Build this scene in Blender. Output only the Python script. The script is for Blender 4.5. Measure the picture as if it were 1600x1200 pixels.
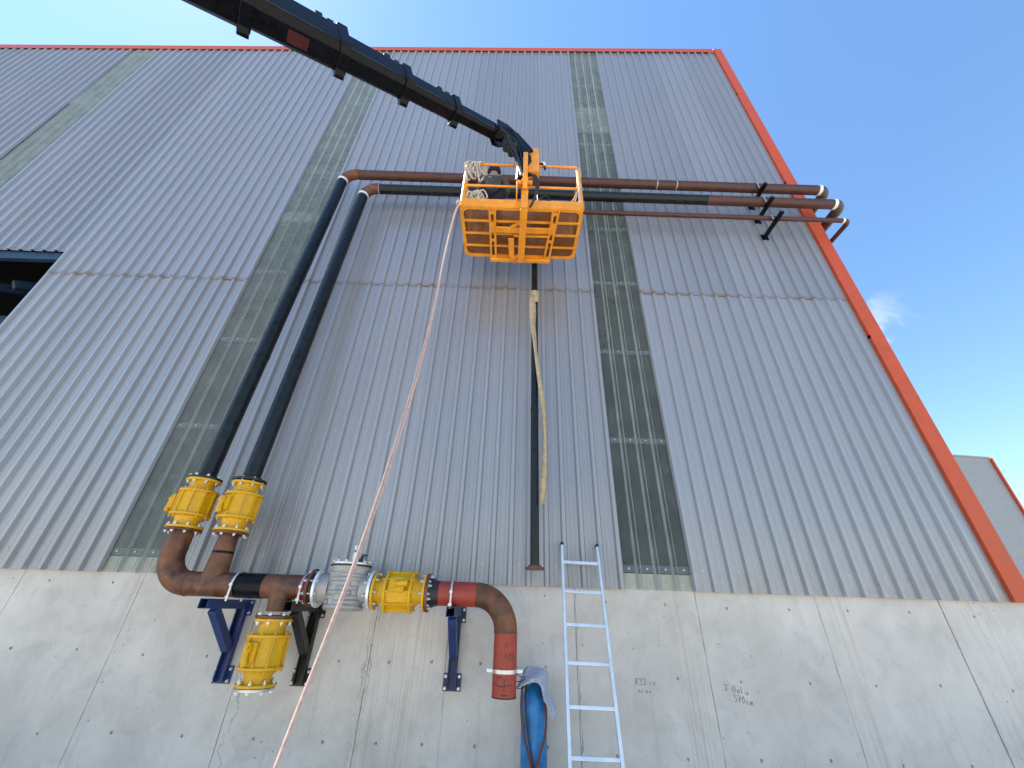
import bpy, bmesh, math, random
from math import sin, cos, pi, radians
from mathutils import Vector, Matrix, noise as mnoise
from mathutils.geometry import tessellate_polygon

for o in list(bpy.data.objects):
    bpy.data.objects.remove(o)
random.seed(7)
scene = bpy.context.scene
C = scene.collection

# ------------------------------------------------------------------ camera
CAM_LOC = Vector((0.0, -5.0, 2.0))
PITCH, ROLL = radians(30.342), radians(1.9405)
cam_data = bpy.data.cameras.new('camera')
cam = bpy.data.objects.new('camera', cam_data)
C.objects.link(cam)
Fw = Vector((0, cos(PITCH), sin(PITCH)))
U0 = Vector((0, -sin(PITCH), cos(PITCH)))
R0 = Vector((1, 0, 0))
Xc = R0 * cos(ROLL) + U0 * sin(ROLL)
Yc = U0 * cos(ROLL) - R0 * sin(ROLL)
cam.matrix_world = Matrix(((Xc.x, Yc.x, -Fw.x, CAM_LOC.x), (Xc.y, Yc.y, -Fw.y, CAM_LOC.y),
                           (Xc.z, Yc.z, -Fw.z, CAM_LOC.z), (0, 0, 0, 1)))
cam_data.sensor_fit = 'HORIZONTAL'
cam_data.sensor_width = 36.0
cam_data.lens = 605.0 / 1600.0 * 36.0
cam_data.clip_start = 0.05
cam_data.clip_end = 3000
scene.camera = cam

# ------------------------------------------------------------------ sky, sun, exposure
SUN_EL, SUN_AZ = radians(60.0), radians(-76.0)      # azimuth from +Y towards +X
SUN = Vector((sin(SUN_AZ) * cos(SUN_EL), cos(SUN_AZ) * cos(SUN_EL), sin(SUN_EL)))
world = bpy.data.worlds.new('World')
scene.world = world
world.use_nodes = True
wn, wl = world.node_tree.nodes, world.node_tree.links
wn.clear()
w_out = wn.new('ShaderNodeOutputWorld')
w_bg = wn.new('ShaderNodeBackground')
w_sky = wn.new('ShaderNodeTexSky')
w_sky.sky_type = 'NISHITA'
w_sky.sun_disc = False
w_sky.sun_elevation = SUN_EL
w_sky.sun_rotation = SUN_AZ
w_sky.air_density = 1.5
w_sky.dust_density = 0.12
w_sky.ozone_density = 5.0
w_bg.inputs['Strength'].default_value = 0.10
w_tc = wn.new('ShaderNodeTexCoord')


def wmath(op, a, b=None, c=None):
    n = wn.new('ShaderNodeMath')
    n.operation = op
    for i, v in enumerate((a, b, c)):
        if v is None:
            continue
        if isinstance(v, (int, float)):
            n.inputs[i].default_value = v
        else:
            wl.new(v, n.inputs[i])
    return n.outputs[0]


def cloud_mask(direction, width, scale, lo, hi):
    """soft patch of broken cloud about one direction of the sky"""
    dp = wn.new('ShaderNodeVectorMath')
    dp.operation = 'DISTANCE'
    wl.new(w_tc.outputs['Generated'], dp.inputs[0])
    dp.inputs[1].default_value = direction
    fall = wmath('SUBTRACT', 1.0, wmath('DIVIDE', dp.outputs['Value'], width))
    fall.node.use_clamp = True
    no = wn.new('ShaderNodeTexNoise')
    wl.new(w_tc.outputs['Generated'], no.inputs['Vector'])
    no.inputs['Scale'].default_value = scale
    no.inputs['Detail'].default_value = 7
    no.inputs['Roughness'].default_value = 0.62
    no.inputs['Distortion'].default_value = 0.5
    s = wmath('ADD', no.outputs['Fac'], wmath('MULTIPLY', fall, 0.42))
    mr = wn.new('ShaderNodeMapRange')
    mr.interpolation_type = 'SMOOTHSTEP'
    wl.new(s, mr.inputs['Value'])
    mr.inputs['From Min'].default_value = lo
    mr.inputs['From Max'].default_value = hi
    return wmath('MULTIPLY', mr.outputs['Result'], wmath('MULTIPLY', fall, 1.0))


c1 = cloud_mask((0.650, 0.598, 0.469), 0.125, 13, 0.58, 0.84)
w_mix = wn.new('ShaderNodeMix')
w_mix.data_type = 'RGBA'
w_cl = c1
wl.new(wmath('MULTIPLY', w_cl, 0.85), w_mix.inputs['Factor'])
w_hs = wn.new('ShaderNodeHueSaturation')
w_hs.inputs['Saturation'].default_value = 1.08
wl.new(w_sky.outputs['Color'], w_hs.inputs['Color'])
wl.new(w_hs.outputs['Color'], w_mix.inputs['A'])
w_mix.inputs['B'].default_value = (4.2, 4.5, 4.9, 1)
wl.new(w_mix.outputs['Result'], w_bg.inputs['Color'])
wl.new(w_bg.outputs['Background'], w_out.inputs['Surface'])

sun_data = bpy.data.lights.new('sun', 'SUN')
sun_data.energy = 5.0
sun_data.angle = radians(0.53)
sun_data.color = (1.0, 0.93, 0.82)
sun = bpy.data.objects.new('sun', sun_data)
C.objects.link(sun)
sun.location = SUN * 60
sun.rotation_euler = (-SUN).to_track_quat('-Z', 'Y').to_euler()

scene.view_settings.view_transform = 'Standard'
scene.view_settings.look = 'None'
scene.view_settings.exposure = 1.4
scene.view_settings.gamma = 1.0
scene.view_settings.use_curve_mapping = False

# ------------------------------------------------------------------ materials


class NT:
    def __init__(self, name):
        self.m = bpy.data.materials.new(name)
        self.m.use_nodes = True
        self.n, self.l = self.m.node_tree.nodes, self.m.node_tree.links
        self.n.clear()
        self.out = self.n.new('ShaderNodeOutputMaterial')
        self.p = self.n.new('ShaderNodeBsdfPrincipled')
        self.l.new(self.p.outputs['BSDF'], self.out.inputs['Surface'])
        self.pos = self.n.new('ShaderNodeNewGeometry').outputs['Position']

    def set(self, sock, v):
        if hasattr(v, 'node'):
            self.l.new(v, sock)
        elif isinstance(v, (tuple, list)) and len(v) == 3 and sock.type == 'RGBA':
            sock.default_value = (*v, 1)
        else:
            sock.default_value = v

    def math(self, op, a, b=0.0, c=None, clamp=False):
        n = self.n.new('ShaderNodeMath')
        n.operation = op
        n.use_clamp = clamp
        self.set(n.inputs[0], a)
        self.set(n.inputs[1], b)
        if c is not None:
            self.set(n.inputs[2], c)
        return n.outputs[0]

    def scaled(self, sx, sy, sz):
        n = self.n.new('ShaderNodeVectorMath')
        n.operation = 'MULTIPLY'
        self.l.new(self.pos, n.inputs[0])
        n.inputs[1].default_value = (sx, sy, sz)
        return n.outputs[0]

    def noise(self, scale, detail=5, rough=0.55, vec=None, dist=0.0):
        n = self.n.new('ShaderNodeTexNoise')
        self.l.new(vec if vec is not None else self.pos, n.inputs['Vector'])
        n.inputs['Scale'].default_value = scale
        n.inputs['Detail'].default_value = detail
        n.inputs['Roughness'].default_value = rough
        n.inputs['Distortion'].default_value = dist
        return n.outputs['Fac']

    def voronoi(self, scale, vec=None, feature='F1'):
        n = self.n.new('ShaderNodeTexVoronoi')
        n.feature = feature
        self.l.new(vec if vec is not None else self.pos, n.inputs['Vector'])
        n.inputs['Scale'].default_value = scale
        return n

    def ramp(self, v, lo, hi, a=0.0, b=1.0):
        n = self.n.new('ShaderNodeMapRange')
        n.interpolation_type = 'SMOOTHSTEP'
        self.set(n.inputs['Value'], v)
        n.inputs['From Min'].default_value = lo
        n.inputs['From Max'].default_value = hi
        n.inputs['To Min'].default_value = a
        n.inputs['To Max'].default_value = b
        return n.outputs['Result']

    def mix(self, f, a, b, mode='MIX'):
        n = self.n.new('ShaderNodeMix')
        n.data_type = 'RGBA'
        n.blend_type = mode
        self.set(n.inputs['Factor'], f)
        self.set(n.inputs['A'], a)
        self.set(n.inputs['B'], b)
        return n.outputs['Result']

    def sep(self):
        n = self.n.new('ShaderNodeSeparateXYZ')
        self.l.new(self.pos, n.inputs[0])
        return n.outputs

    def bump(self, h, strength=0.3, dist=0.01):
        n = self.n.new('ShaderNodeBump')
        n.inputs['Strength'].default_value = strength
        n.inputs['Distance'].default_value = dist
        self.l.new(h, n.inputs['Height'])
        self.l.new(n.outputs['Normal'], self.p.inputs['Normal'])

    def base(self, col, rough=0.5, metal=0.0, spec=None):
        self.set(self.p.inputs['Base Color'], col)
        self.set(self.p.inputs['Roughness'], rough)
        self.p.inputs['Metallic'].default_value = metal
        if spec is not None:
            self.p.inputs['Specular IOR Level'].default_value = spec
        return self.m


def paint(name, col, rough=0.45, metal=0.0, dirt=(0.06, 0.045, 0.03), amount=0.5, scale=9.0, bump=0.15, vary=0.25, spec=None):
    t = NT(name)
    n1 = t.noise(scale, 6, 0.6)
    n2 = t.noise(scale * 6, 4, 0.6)
    c = t.mix(t.ramp(n1, 0.3, 0.75), tuple(v * (1 - vary) for v in col), tuple(min(1, v * (1 + vary)) for v in col))
    d = t.math('MULTIPLY', t.ramp(n2, 0.52, 0.8), t.ramp(n1, 0.4, 0.7))
    c = t.mix(t.math('MULTIPLY', d, amount), c, dirt)
    t.bump(n2, bump, 0.004)
    r = t.ramp(n1, 0.25, 0.8, max(0.05, rough - 0.1), min(1, rough + 0.15))
    return t.base(c, r, metal, spec)


def mat_concrete():
    t = NT('cast_concrete')
    x, y, z = t.sep()[:3]
    big = t.noise(0.9, 7, 0.6, dist=0.4)
    mid = t.noise(5.0, 8, 0.65, dist=0.6)
    fine = t.noise(55, 5, 0.7)
    streak = t.noise(2.2, 6, 0.6, vec=t.scaled(5.5, 1, 0.35))
    c = t.mix(t.ramp(big, 0.3, 0.7), (0.52, 0.475, 0.415), (0.67, 0.615, 0.545))
    c = t.mix(t.math('MULTIPLY', t.ramp(mid, 0.48, 0.75), 0.32), c, (0.33, 0.31, 0.285))
    c = t.mix(t.math('MULTIPLY', t.ramp(mid, 0.5, 0.3), 0.3), c, (0.70, 0.645, 0.57))
    c = t.mix(t.math('MULTIPLY', t.ramp(streak, 0.55, 0.8), 0.38), c, (0.31, 0.27, 0.215))
    c = t.mix(t.math('MULTIPLY', t.ramp(fine, 0.62, 0.8), 0.35), c, (0.2, 0.19, 0.175))
    # small blow holes
    v = t.voronoi(26)
    hole = t.math('MULTIPLY', t.ramp(v.outputs['Distance'], 0.16, 0.08), t.ramp(t.noise(7, 3), 0.5, 0.62))
    v2 = t.voronoi(9)
    hole2 = t.math('MULTIPLY', t.ramp(v2.outputs['Distance'], 0.10, 0.06), t.ramp(t.noise(3.1, 3), 0.52, 0.6))
    holes = t.math('MAXIMUM', hole, hole2)
    c = t.mix(t.math('MULTIPLY', holes, 0.5), c, (0.09, 0.085, 0.075))
    # hair cracks and rust runs that came down the wall
    wob = t.math('MULTIPLY', t.math('SUBTRACT', t.noise(4.5, 5, 0.7), 0.5), 0.22)
    tot = None
    for x0, amp in ((-2.66, 1.0), (-1.45, 1.5), (-1.40, 1.4), (0.80, 0.6)):
        d = t.math('ABSOLUTE', t.math('SUBTRACT', t.math('ADD', x, t.math('MULTIPLY', wob, amp)), x0))
        k = t.ramp(d, 0.0085, 0.002)
        tot = k if tot is None else t.math('MAXIMUM', tot, k)
    c = t.mix(t.math('MULTIPLY', tot, t.ramp(t.noise(3, 4), 0.35, 0.6, 0.1, 0.55)), c, (0.15, 0.14, 0.12))
    run = t.noise(1.0, 5, 0.6, vec=t.scaled(38, 1, 0.7))
    for x0, w in ((1.98, 0.24), (-1.25, 0.35), (3.75, 0.3), (5.35, 0.5), (-0.95, 0.4)):
        band = t.ramp(t.math('ABSOLUTE', t.math('SUBTRACT', x, x0)), w, 0.0)
        c = t.mix(t.math('MULTIPLY', t.math('MULTIPLY', band, t.ramp(run, 0.44, 0.72)), 0.42), c, (0.34, 0.235, 0.14))
    h = t.math('SUBTRACT', t.math('MULTIPLY', mid, 0.7), t.math('MULTIPLY', holes, 0.8))
    h = t.math('ADD', h, t.math('MULTIPLY', fine, 0.25))
    t.bump(t.math('SUBTRACT', h, t.math('MULTIPLY', tot, 0.5)), 0.35, 0.012)
    return t.base(c, 0.85)


def mat_cladding():
    t = NT('coated_sheet_steel')
    x, y, z = t.sep()[:3]
    oi = t.n.new('ShaderNodeObjectInfo').outputs['Random']
    big = t.noise(0.45, 5, 0.6)
    streak = t.noise(1.0, 6, 0.6, vec=t.scaled(16, 1, 0.25))
    c = t.mix(oi, (0.298, 0.298, 0.318), (0.340, 0.339, 0.360))
    c = t.mix(t.math('MULTIPLY', t.ramp(streak, 0.5, 0.8), 0.25), c, (0.25, 0.24, 0.23))
    # dust caught at the horizontal lap and sandy splashes above the concrete
    n = t.noise(2.3, 6, 0.65)
    up = t.math('MULTIPLY', t.ramp(z, 6.80, 6.86), t.ramp(z, 7.15, 6.86))
    dn = t.math('MULTIPLY', t.ramp(z, 6.86, 6.80), t.ramp(z, 6.5, 6.8))
    lap = t.math('MULTIPLY', t.math('MAXIMUM', up, t.math('MULTIPLY', dn, 0.6)), t.ramp(n, 0.52, 0.72))
    c = t.mix(t.math('MULTIPLY', lap, 0.6), c, (0.36, 0.29, 0.2))
    edge = t.math('MULTIPLY', t.ramp(z, 6.815, 6.835), t.ramp(z, 6.93, 6.85))
    c = t.mix(t.math('MULTIPLY', edge, t.ramp(n, 0.40, 0.62, 0.1, 0.8)), c, (0.27, 0.20, 0.14))
    low = t.math('MULTIPLY', t.ramp(z, 2.75, 2.26), t.ramp(t.noise(6, 5, 0.6), 0.42, 0.66))
    c = t.mix(t.math('MULTIPLY', low, 0.55), c, (0.30, 0.27, 0.225))
    scuff = t.math('MULTIPLY', t.ramp(t.noise(1.0, 5, 0.7, vec=t.scaled(3, 1, 28)), 0.62, 0.75), t.ramp(t.noise(0.8, 3), 0.55, 0.66))
    c = t.mix(t.math('MULTIPLY', scuff, 0.4), c, (0.2, 0.18, 0.17))
    wave = t.noise(1.6, 3, 0.5, vec=t.scaled(1.5, 1, 0.5))
    t.bump(t.math('ADD', wave, t.math('MULTIPLY', t.noise(60, 3), 0.02)), 0.22, 0.02)
    t.p.inputs['Coat Weight'].default_value = 0.0
    return t.base(c, t.ramp(big, 0.3, 0.7, 0.29, 0.40), 0.3, 0.6)


def mat_skylight():
    t = NT('dusty_fibreglass')
    x, y, z = t.sep()[:3]
    n = t.noise(3.2, 6, 0.65)
    mott = t.noise(13, 5, 0.7)
    fib = t.noise(90, 3, 0.6, vec=t.scaled(1, 1, 0.3))
    c = t.mix(t.ramp(n, 0.35, 0.7), (0.305, 0.350, 0.335), (0.365, 0.405, 0.37))
    c = t.mix(t.math('MULTIPLY', t.ramp(mott, 0.45, 0.75), 0.22), c, (0.22, 0.235, 0.22))
    t.bump(fib, 0.12, 0.004)
    t.base(c, 0.28)
    nx = t.n.new('ShaderNodeSeparateXYZ')
    gn = t.n.new('ShaderNodeNewGeometry')
    t.l.new(gn.outputs['True Normal'], nx.inputs[0])
    flank = t.math('MULTIPLY', t.math('ABSOLUTE', nx.outputs[0]), 0.6)
    tr = t.n.new('ShaderNodeBsdfTransparent')
    tr.inputs['Color'].default_value = (0.94, 0.95, 0.90, 1)
    mx = t.n.new('ShaderNodeMixShader')
    lw = t.n.new('ShaderNodeLayerWeight')
    lw.inputs['Blend'].default_value = 0.5
    f = t.math('ADD', t.ramp(mott, 0.3, 0.8, 0.15, 0.24), t.ramp(n, 0.35, 0.75, 0.0, 0.06))
    f = t.math('ADD', f, t.math('MULTIPLY', t.math('POWER', lw.outputs['Facing'], 2.2), 0.62))
    f = t.math('ADD', f, t.ramp(x, 0.0, -4.0, 0.0, 0.10))  # left strips made milkier, standing in for the bright sky they reflect
    f = t.math('ADD', f, flank, clamp=True)
    t.l.new(f, mx.inputs['Fac'])
    t.l.new(tr.outputs[0], mx.inputs[1])
    t.l.new(t.p.outputs[0], mx.inputs[2])
    t.l.new(mx.outputs[0], t.out.inputs['Surface'])
    return t.m


def mat_rust(name, a, b, spot):
    t = NT(name)
    n = t.noise(5, 7, 0.62, dist=0.3)
    m = t.noise(26, 6, 0.68)
    s = t.noise(11, 6, 0.7, vec=t.scaled(1, 1, 0.6))
    c = t.mix(t.ramp(n, 0.3, 0.7), a, b)
    c = t.mix(t.math('MULTIPLY', t.ramp(m, 0.55, 0.75), 0.4), c, tuple(v * 0.45 for v in a))
    c = t.mix(t.math('MULTIPLY', t.ramp(s, 0.58, 0.74), 0.4), c, spot)
    t.bump(m, 0.25, 0.005)
    return t.base(c, t.ramp(n, 0.3, 0.7, 0.42, 0.62))


def mat_ground():
    t = NT('yard_concrete')
    n = t.noise(0.3, 8, 0.6)
    m = t.noise(4, 8, 0.65)
    c = t.mix(t.ramp(n, 0.3, 0.7), (0.42, 0.395, 0.36), (0.51, 0.48, 0.435))
    c = t.mix(t.math('MULTIPLY', t.ramp(m, 0.5, 0.75), 0.4), c, (0.2, 0.19, 0.17))
    t.bump(m, 0.3, 0.02)
    return t.base(c, 0.9)


M_CONC = mat_concrete()
M_CLAD = mat_cladding()
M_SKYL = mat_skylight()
M_GROUND = mat_ground()
M_JOINT = paint('joint_grout', (0.36, 0.33, 0.29), 0.9, scale=14)
M_RED = paint('red_trim_paint', (0.52, 0.072, 0.017), 0.5, amount=0.18, vary=0.1, bump=0.05)
M_PURLIN = paint('purlin_paint', (0.075, 0.11, 0.145), 0.5, vary=0.1)
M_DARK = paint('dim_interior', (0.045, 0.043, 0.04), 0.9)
M_BEAM = paint('blue_beam_paint', (0.006, 0.03, 0.07), 0.5)
M_PIPE = paint('dark_pipe_paint', (0.0065, 0.0085, 0.010), 0.33, dirt=(0.04, 0.045, 0.048), amount=0.3, vary=0.3, bump=0.06, spec=0.35)
M_BLACK = paint('black_paint', (0.004, 0.0045, 0.006), 0.27, dirt=(0.04, 0.03, 0.025), amount=0.25, spec=0.16)
M_PRIMER = mat_rust('brown_primer', (0.048, 0.015, 0.010), (0.085, 0.027, 0.017), (0.12, 0.065, 0.04))
M_RUST = mat_rust('rusty_steel', (0.050, 0.016, 0.006), (0.20, 0.075, 0.028), (0.30, 0.18, 0.10))
M_OLIVE = mat_rust('weathered_elbow', (0.045, 0.031, 0.017), (0.085, 0.058, 0.032), (0.035, 0.018, 0.014))
M_REDPIPE = mat_rust('red_oxide_pipe', (0.27, 0.030, 0.014), (0.36, 0.048, 0.022), (0.15, 0.03, 0.02))
M_YELLOW = paint('yellow_valve_paint', (0.66, 0.365, 0.005), 0.36, dirt=(0.16, 0.08, 0.012), amount=0.8, vary=0.1, scale=32, bump=0.08, spec=0.4)
M_ORANGE = paint('orange_basket_paint', (0.80, 0.30, 0.018), 0.4, dirt=(0.26, 0.10, 0.03), amount=0.9, vary=0.16, scale=7)
M_MESH = paint('shaded_dirty_orange_mesh', (0.20, 0.075, 0.016), 0.55, dirt=(0.1, 0.05, 0.03), amount=0.8)  # basket orange darkened: underside shade and dirt both put into the colour
M_GALV = paint('galvanised_steel', (0.62, 0.62, 0.6), 0.38, 0.75, amount=0.25, vary=0.12)
M_ALU = paint('ladder_aluminium', (0.80, 0.81, 0.82), 0.36, 0.55, dirt=(0.35, 0.33, 0.3), amount=0.35, vary=0.06, bump=0.04)
M_WHITE = paint('white_tape', (0.75, 0.74, 0.7), 0.6, vary=0.06)
M_FOIL = paint('duct_tape_wrap', (0.36, 0.345, 0.325), 0.5, 0.3, dirt=(0.25, 0.22, 0.18), amount=0.5, scale=12, vary=0.15, bump=0.4)
M_BLUE = paint('blue_bracket_paint', (0.012, 0.035, 0.15), 0.42, dirt=(0.1, 0.1, 0.12), amount=0.4)
M_NAVYB = paint('dull_blue_bracket_paint', (0.016, 0.032, 0.10), 0.5, dirt=(0.09, 0.08, 0.09), amount=0.7)
M_STEEL = paint('bare_black_steel', (0.03, 0.026, 0.024), 0.45, 0.3, dirt=(0.10, 0.05, 0.03), amount=0.6)
M_CYL = paint('blue_cylinder_paint', (0.012, 0.18, 0.44), 0.42, dirt=(0.015, 0.022, 0.03), amount=1.0, scale=7, vary=0.45, bump=0.3)
M_SHEET = paint('grey_plastic_sheet', (0.42, 0.44, 0.50), 0.45, dirt=(0.2, 0.19, 0.18), amount=0.3, vary=0.12)
M_HOSE = paint('red_hose_rubber', (0.12, 0.03, 0.025), 0.5, vary=0.3)
M_ROPE = paint('rope_fibre', (0.55, 0.38, 0.32), 0.8, dirt=(0.3, 0.15, 0.12), amount=0.5, scale=40, vary=0.2, bump=0.6)
M_WROPE = paint('white_rope_fibre', (0.48, 0.44, 0.37), 0.85, dirt=(0.25, 0.22, 0.18), amount=0.6, scale=40, bump=0.6)
M_SLING = paint('sling_webbing', (0.42, 0.32, 0.19), 0.85, dirt=(0.25, 0.16, 0.08), amount=0.6, scale=18, bump=0.5)
M_RUBBER = paint('black_rubber', (0.015, 0.015, 0.016), 0.55)
M_BOOMRED = paint('faded_red_marking', (0.055, 0.006, 0.004), 0.5)
M_INK = paint('marker_ink', (0.02, 0.02, 0.025), 0.6)
M_FAR = paint('far_grey_cladding', (0.29, 0.30, 0.31), 0.5, vary=0.05, scale=0.3)
M_NAVY = paint('navy_cloth', (0.014, 0.018, 0.035), 0.85, vary=0.3, bump=0.5)
M_CLOTH = paint('grey_green_cloth', (0.085, 0.09, 0.075), 0.9, vary=0.25, bump=0.6)
M_SKIN = paint('skin', (0.48, 0.27, 0.19), 0.5, vary=0.08, amount=0.0)
M_GREEN = paint('green_fitting', (0.02, 0.25, 0.16), 0.4)
M_BACK = paint('roof_lining', (0.16, 0.16, 0.16), 0.8)

# ------------------------------------------------------------------ geometry helpers
ORG = {}


class MB:
    def __init__(self):
        self.v, self.f = [], []

    def add(self, vs, fs, M=None):
        b = len(self.v)
        self.v += [(M @ Vector(p)) if M is not None else Vector(p) for p in vs]
        self.f += [tuple(b + i for i in f) for f in fs]
        return self

    def box(self, c, s, M=None, R=None):
        c = Vector(c)
        hx, hy, hz = s[0] / 2, s[1] / 2, s[2] / 2
        vs = [Vector((sx * hx, sy * hy, sz * hz)) for sz in (-1, 1) for sy in (-1, 1) for sx in (-1, 1)]
        if R is not None:
            vs = [R @ p for p in vs]
        vs = [p + c for p in vs]
        return self.add(vs, [(0, 2, 3, 1), (4, 5, 7, 6), (0, 1, 5, 4), (2, 6, 7, 3), (0, 4, 6, 2), (1, 3, 7, 5)], M)

    def bar(self, a, b, w, h, up=(0, 0, 1), M=None):
        """box from a to b, w wide and h along up"""
        a, b = Vector(a), Vector(b)
        d = b - a
        L = d.length
        d.normalize()
        s = d.cross(Vector(up))
        if s.length < 1e-4:
            s = d.cross(Vector((1, 0, 0)))
        s.normalize()
        u = s.cross(d)
        R = Matrix((s, d, u)).transposed()
        return self.box((a + b) / 2, (w, L, h), M, R)

    def cyl(self, a, b, r, seg=16, r2=None, M=None, caps=True):
        a, b = Vector(a), Vector(b)
        r2 = r if r2 is None else r2
        d = (b - a).normalized()
        s = d.cross(Vector((0, 0, 1)))
        if s.length < 1e-3:
            s = d.cross(Vector((1, 0, 0)))
        s.normalize()
        u = d.cross(s)
        vs = [a + (s * cos(2 * pi * i / seg) + u * sin(2 * pi * i / seg)) * r for i in range(seg)]
        vs += [b + (s * cos(2 * pi * i / seg) + u * sin(2 * pi * i / seg)) * r2 for i in range(seg)]
        fs = [(i, (i + 1) % seg, seg + (i + 1) % seg, seg + i) for i in range(seg)]
        if caps:
            fs += [tuple(range(seg))[::-1], tuple(range(seg, 2 * seg))]
        return self.add(vs, fs, M)

    def tube(self, pts, r, seg=12, M=None, caps=True, closed=False):
        pts = [Vector(p) for p in pts]
        n = len(pts)
        rs = r if isinstance(r, (list, tuple)) else [r] * n
        nrm = None
        vs = []
        for i, p in enumerate(pts):
            if closed:
                t = pts[(i + 1) % n] - pts[i - 1]
            else:
                t = pts[min(i + 1, n - 1)] - pts[max(i - 1, 0)]
            t.normalize()
            if nrm is None:
                nrm = t.cross(Vector((0.13, 0.31, 0.94)))
                if nrm.length < 1e-3:
                    nrm = t.cross(Vector((1, 0, 0)))
            nrm = (nrm - t * nrm.dot(t)).normalized()
            bn = t.cross(nrm)
            vs += [p + (nrm * cos(2 * pi * k / seg) + bn * sin(2 * pi * k / seg)) * rs[i] for k in range(seg)]
        fs = []
        for i in range(n if closed else n - 1):
            a, b = i * seg, ((i + 1) % n) * seg
            fs += [(a + k, a + (k + 1) % seg, b + (k + 1) % seg, b + k) for k in range(seg)]
        if caps and not closed:
            fs += [tuple(range(seg))[::-1], tuple(range((n - 1) * seg, n * seg))]
        return self.add(vs, fs, M)

    def lathe(self, prof, seg=32, M=None):
        """prof: (radius, z) pairs, axis z, closed at both ends"""
        vs, fs = [], []
        for r, z in prof:
            vs += [(r * cos(2 * pi * k / seg), r * sin(2 * pi * k / seg), z) for k in range(seg)]
        for i in range(len(prof) - 1):
            a, b = i * seg, (i + 1) * seg
            fs += [(a + k, a + (k + 1) % seg, b + (k + 1) % seg, b + k) for k in range(seg)]
        fs += [tuple(range(seg))[::-1], tuple(range((len(prof) - 1) * seg, len(prof) * seg))]
        return self.add(vs, fs, M)

    def prism(self, prof, a, b, s, u):
        """2-d profile (along s and u) swept straight from a to b"""
        a, b, s, u = Vector(a), Vector(b), Vector(s), Vector(u)
        n = len(prof)
        vs = [a + s * x + u * y for x, y in prof] + [b + s * x + u * y for x, y in prof]
        fs = [(i, (i + 1) % n, n + (i + 1) % n, n + i) for i in range(n)]
        fs += [tuple(range(n))[::-1], tuple(range(n, 2 * n))]
        return self.add(vs, fs)

    def mesh(self, name, mat, off=Vector((0, 0, 0)), smooth=True):
        me = bpy.data.meshes.new(name)
        me.from_pydata([tuple(p - off) for p in self.v], [], self.f)
        me.update()
        me.materials.append(mat)
        if smooth:
            me.polygons.foreach_set('use_smooth', [True] * len(me.polygons))
            me.set_sharp_from_angle(angle=radians(32))
        return me

    def build(self, name, mat, parent=None, kind=None, bevel=0.0, label=None, local=False):
        off = ORG.get(parent, Vector((0, 0, 0))) if (parent is not None and not local) else Vector((0, 0, 0))
        return link(name, self.mesh(name, mat, off), parent, kind, bevel, label)


def link(name, me, parent=None, kind=None, bevel=0.0, label=None):
    o = bpy.data.objects.new(name, me)
    C.objects.link(o)
    if parent is not None:
        o.parent = parent
        ORG[o] = ORG.get(parent, Vector((0, 0, 0)))
    if kind:
        o['kind'] = kind
    if label:
        o['label'] = label
    if bevel:
        m = o.modifiers.new('bevel', 'BEVEL')
        m.width = bevel
        m.segments = 2
        m.limit_method = 'ANGLE'
        m.angle_limit = radians(40)
    return o


def thing(name, label, cat, loc=(0, 0, 0), rot=(0, 0, 0), group=None):
    o = bpy.data.objects.new(name, None)
    C.objects.link(o)
    o.empty_display_size = 0.2
    o.location = loc
    o.rotation_euler = rot
    o['label'], o['category'] = label, cat
    if group:
        o['group'] = group
    ORG[o] = Vector(loc)
    return o


def tag(o, label, cat, group=None):
    o['label'], o['category'] = label, cat
    if group:
        o['group'] = group
    return o


def arc(center, u, v, r, a0, a1, n=10):
    center, u, v = Vector(center), Vector(u), Vector(v)
    return [center + u * (r * cos(a0 + (a1 - a0) * i / n)) + v * (r * sin(a0 + (a1 - a0) * i / n)) for i in range(n + 1)]


def spline(pts, n=8):
    """Catmull-Rom through points"""
    P = [Vector(p) for p in pts]
    P = [P[0] * 2 - P[1]] + P + [P[-1] * 2 - P[-2]]
    out = []
    for i in range(1, len(P) - 2):
        for k in range(n):
            t = k / n
            a, b, c, d = P[i - 1], P[i], P[i + 1], P[i + 2]
            out.append(0.5 * ((2 * b) + (c - a) * t + (2 * a - 5 * b + 4 * c - d) * t * t + (3 * b - a - 3 * c + d) * t ** 3))
    out.append(P[-2])
    return out


# ------------------------------------------------------------------ ground
g = MB().add([(-900, -900, 0), (900, -900, 0), (900, 900, 0), (-900, 900, 0)], [(0, 1, 2, 3)]).build('ground', M_GROUND, kind='structure')

# ------------------------------------------------------------------ the warehouse
PITCHR, RIB0 = 0.215, 1.34            # rib spacing, first rib of the right-hand skylight
BASE_Z, LAP_Z, DOOR_Z = 2.25, 6.84, 7.38
DOOR_X = RIB0 - 44 * PITCHR           # jamb of the big door


def ztop(x):
    return 16.62 + 0.0645 * x


WH = thing('warehouse', 'tall grey ribbed metal warehouse on a pale concrete base with orange red edge trim', 'warehouse', (0, 0.5, 0))


def ribx(k):
    return RIB0 + k * PITCHR


def sheet_profile(k0, k1, closing):
    """outline of a sheet owning ribs k0..k1-1 (plus rib k1 when closing)"""
    p = []
    for k in range(k0, k1):
        x = ribx(k)
        p += [(x - 0.038, 0), (x - 0.020, -0.040), (x + 0.020, -0.040), (x + 0.038, 0)]
        for c in (0.085, 0.130):
            p += [(x + c - 0.011, 0), (x + c - 0.006, -0.0035), (x + c + 0.006, -0.0035), (x + c + 0.011, 0)]
    x = ribx(k1)
    if closing:
        p += [(x - 0.038, 0), (x - 0.020, -0.040), (x + 0.020, -0.040), (x + 0.038, 0)]
    else:
        p += [(x - 0.0375, 0.0006)]
    return p


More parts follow.
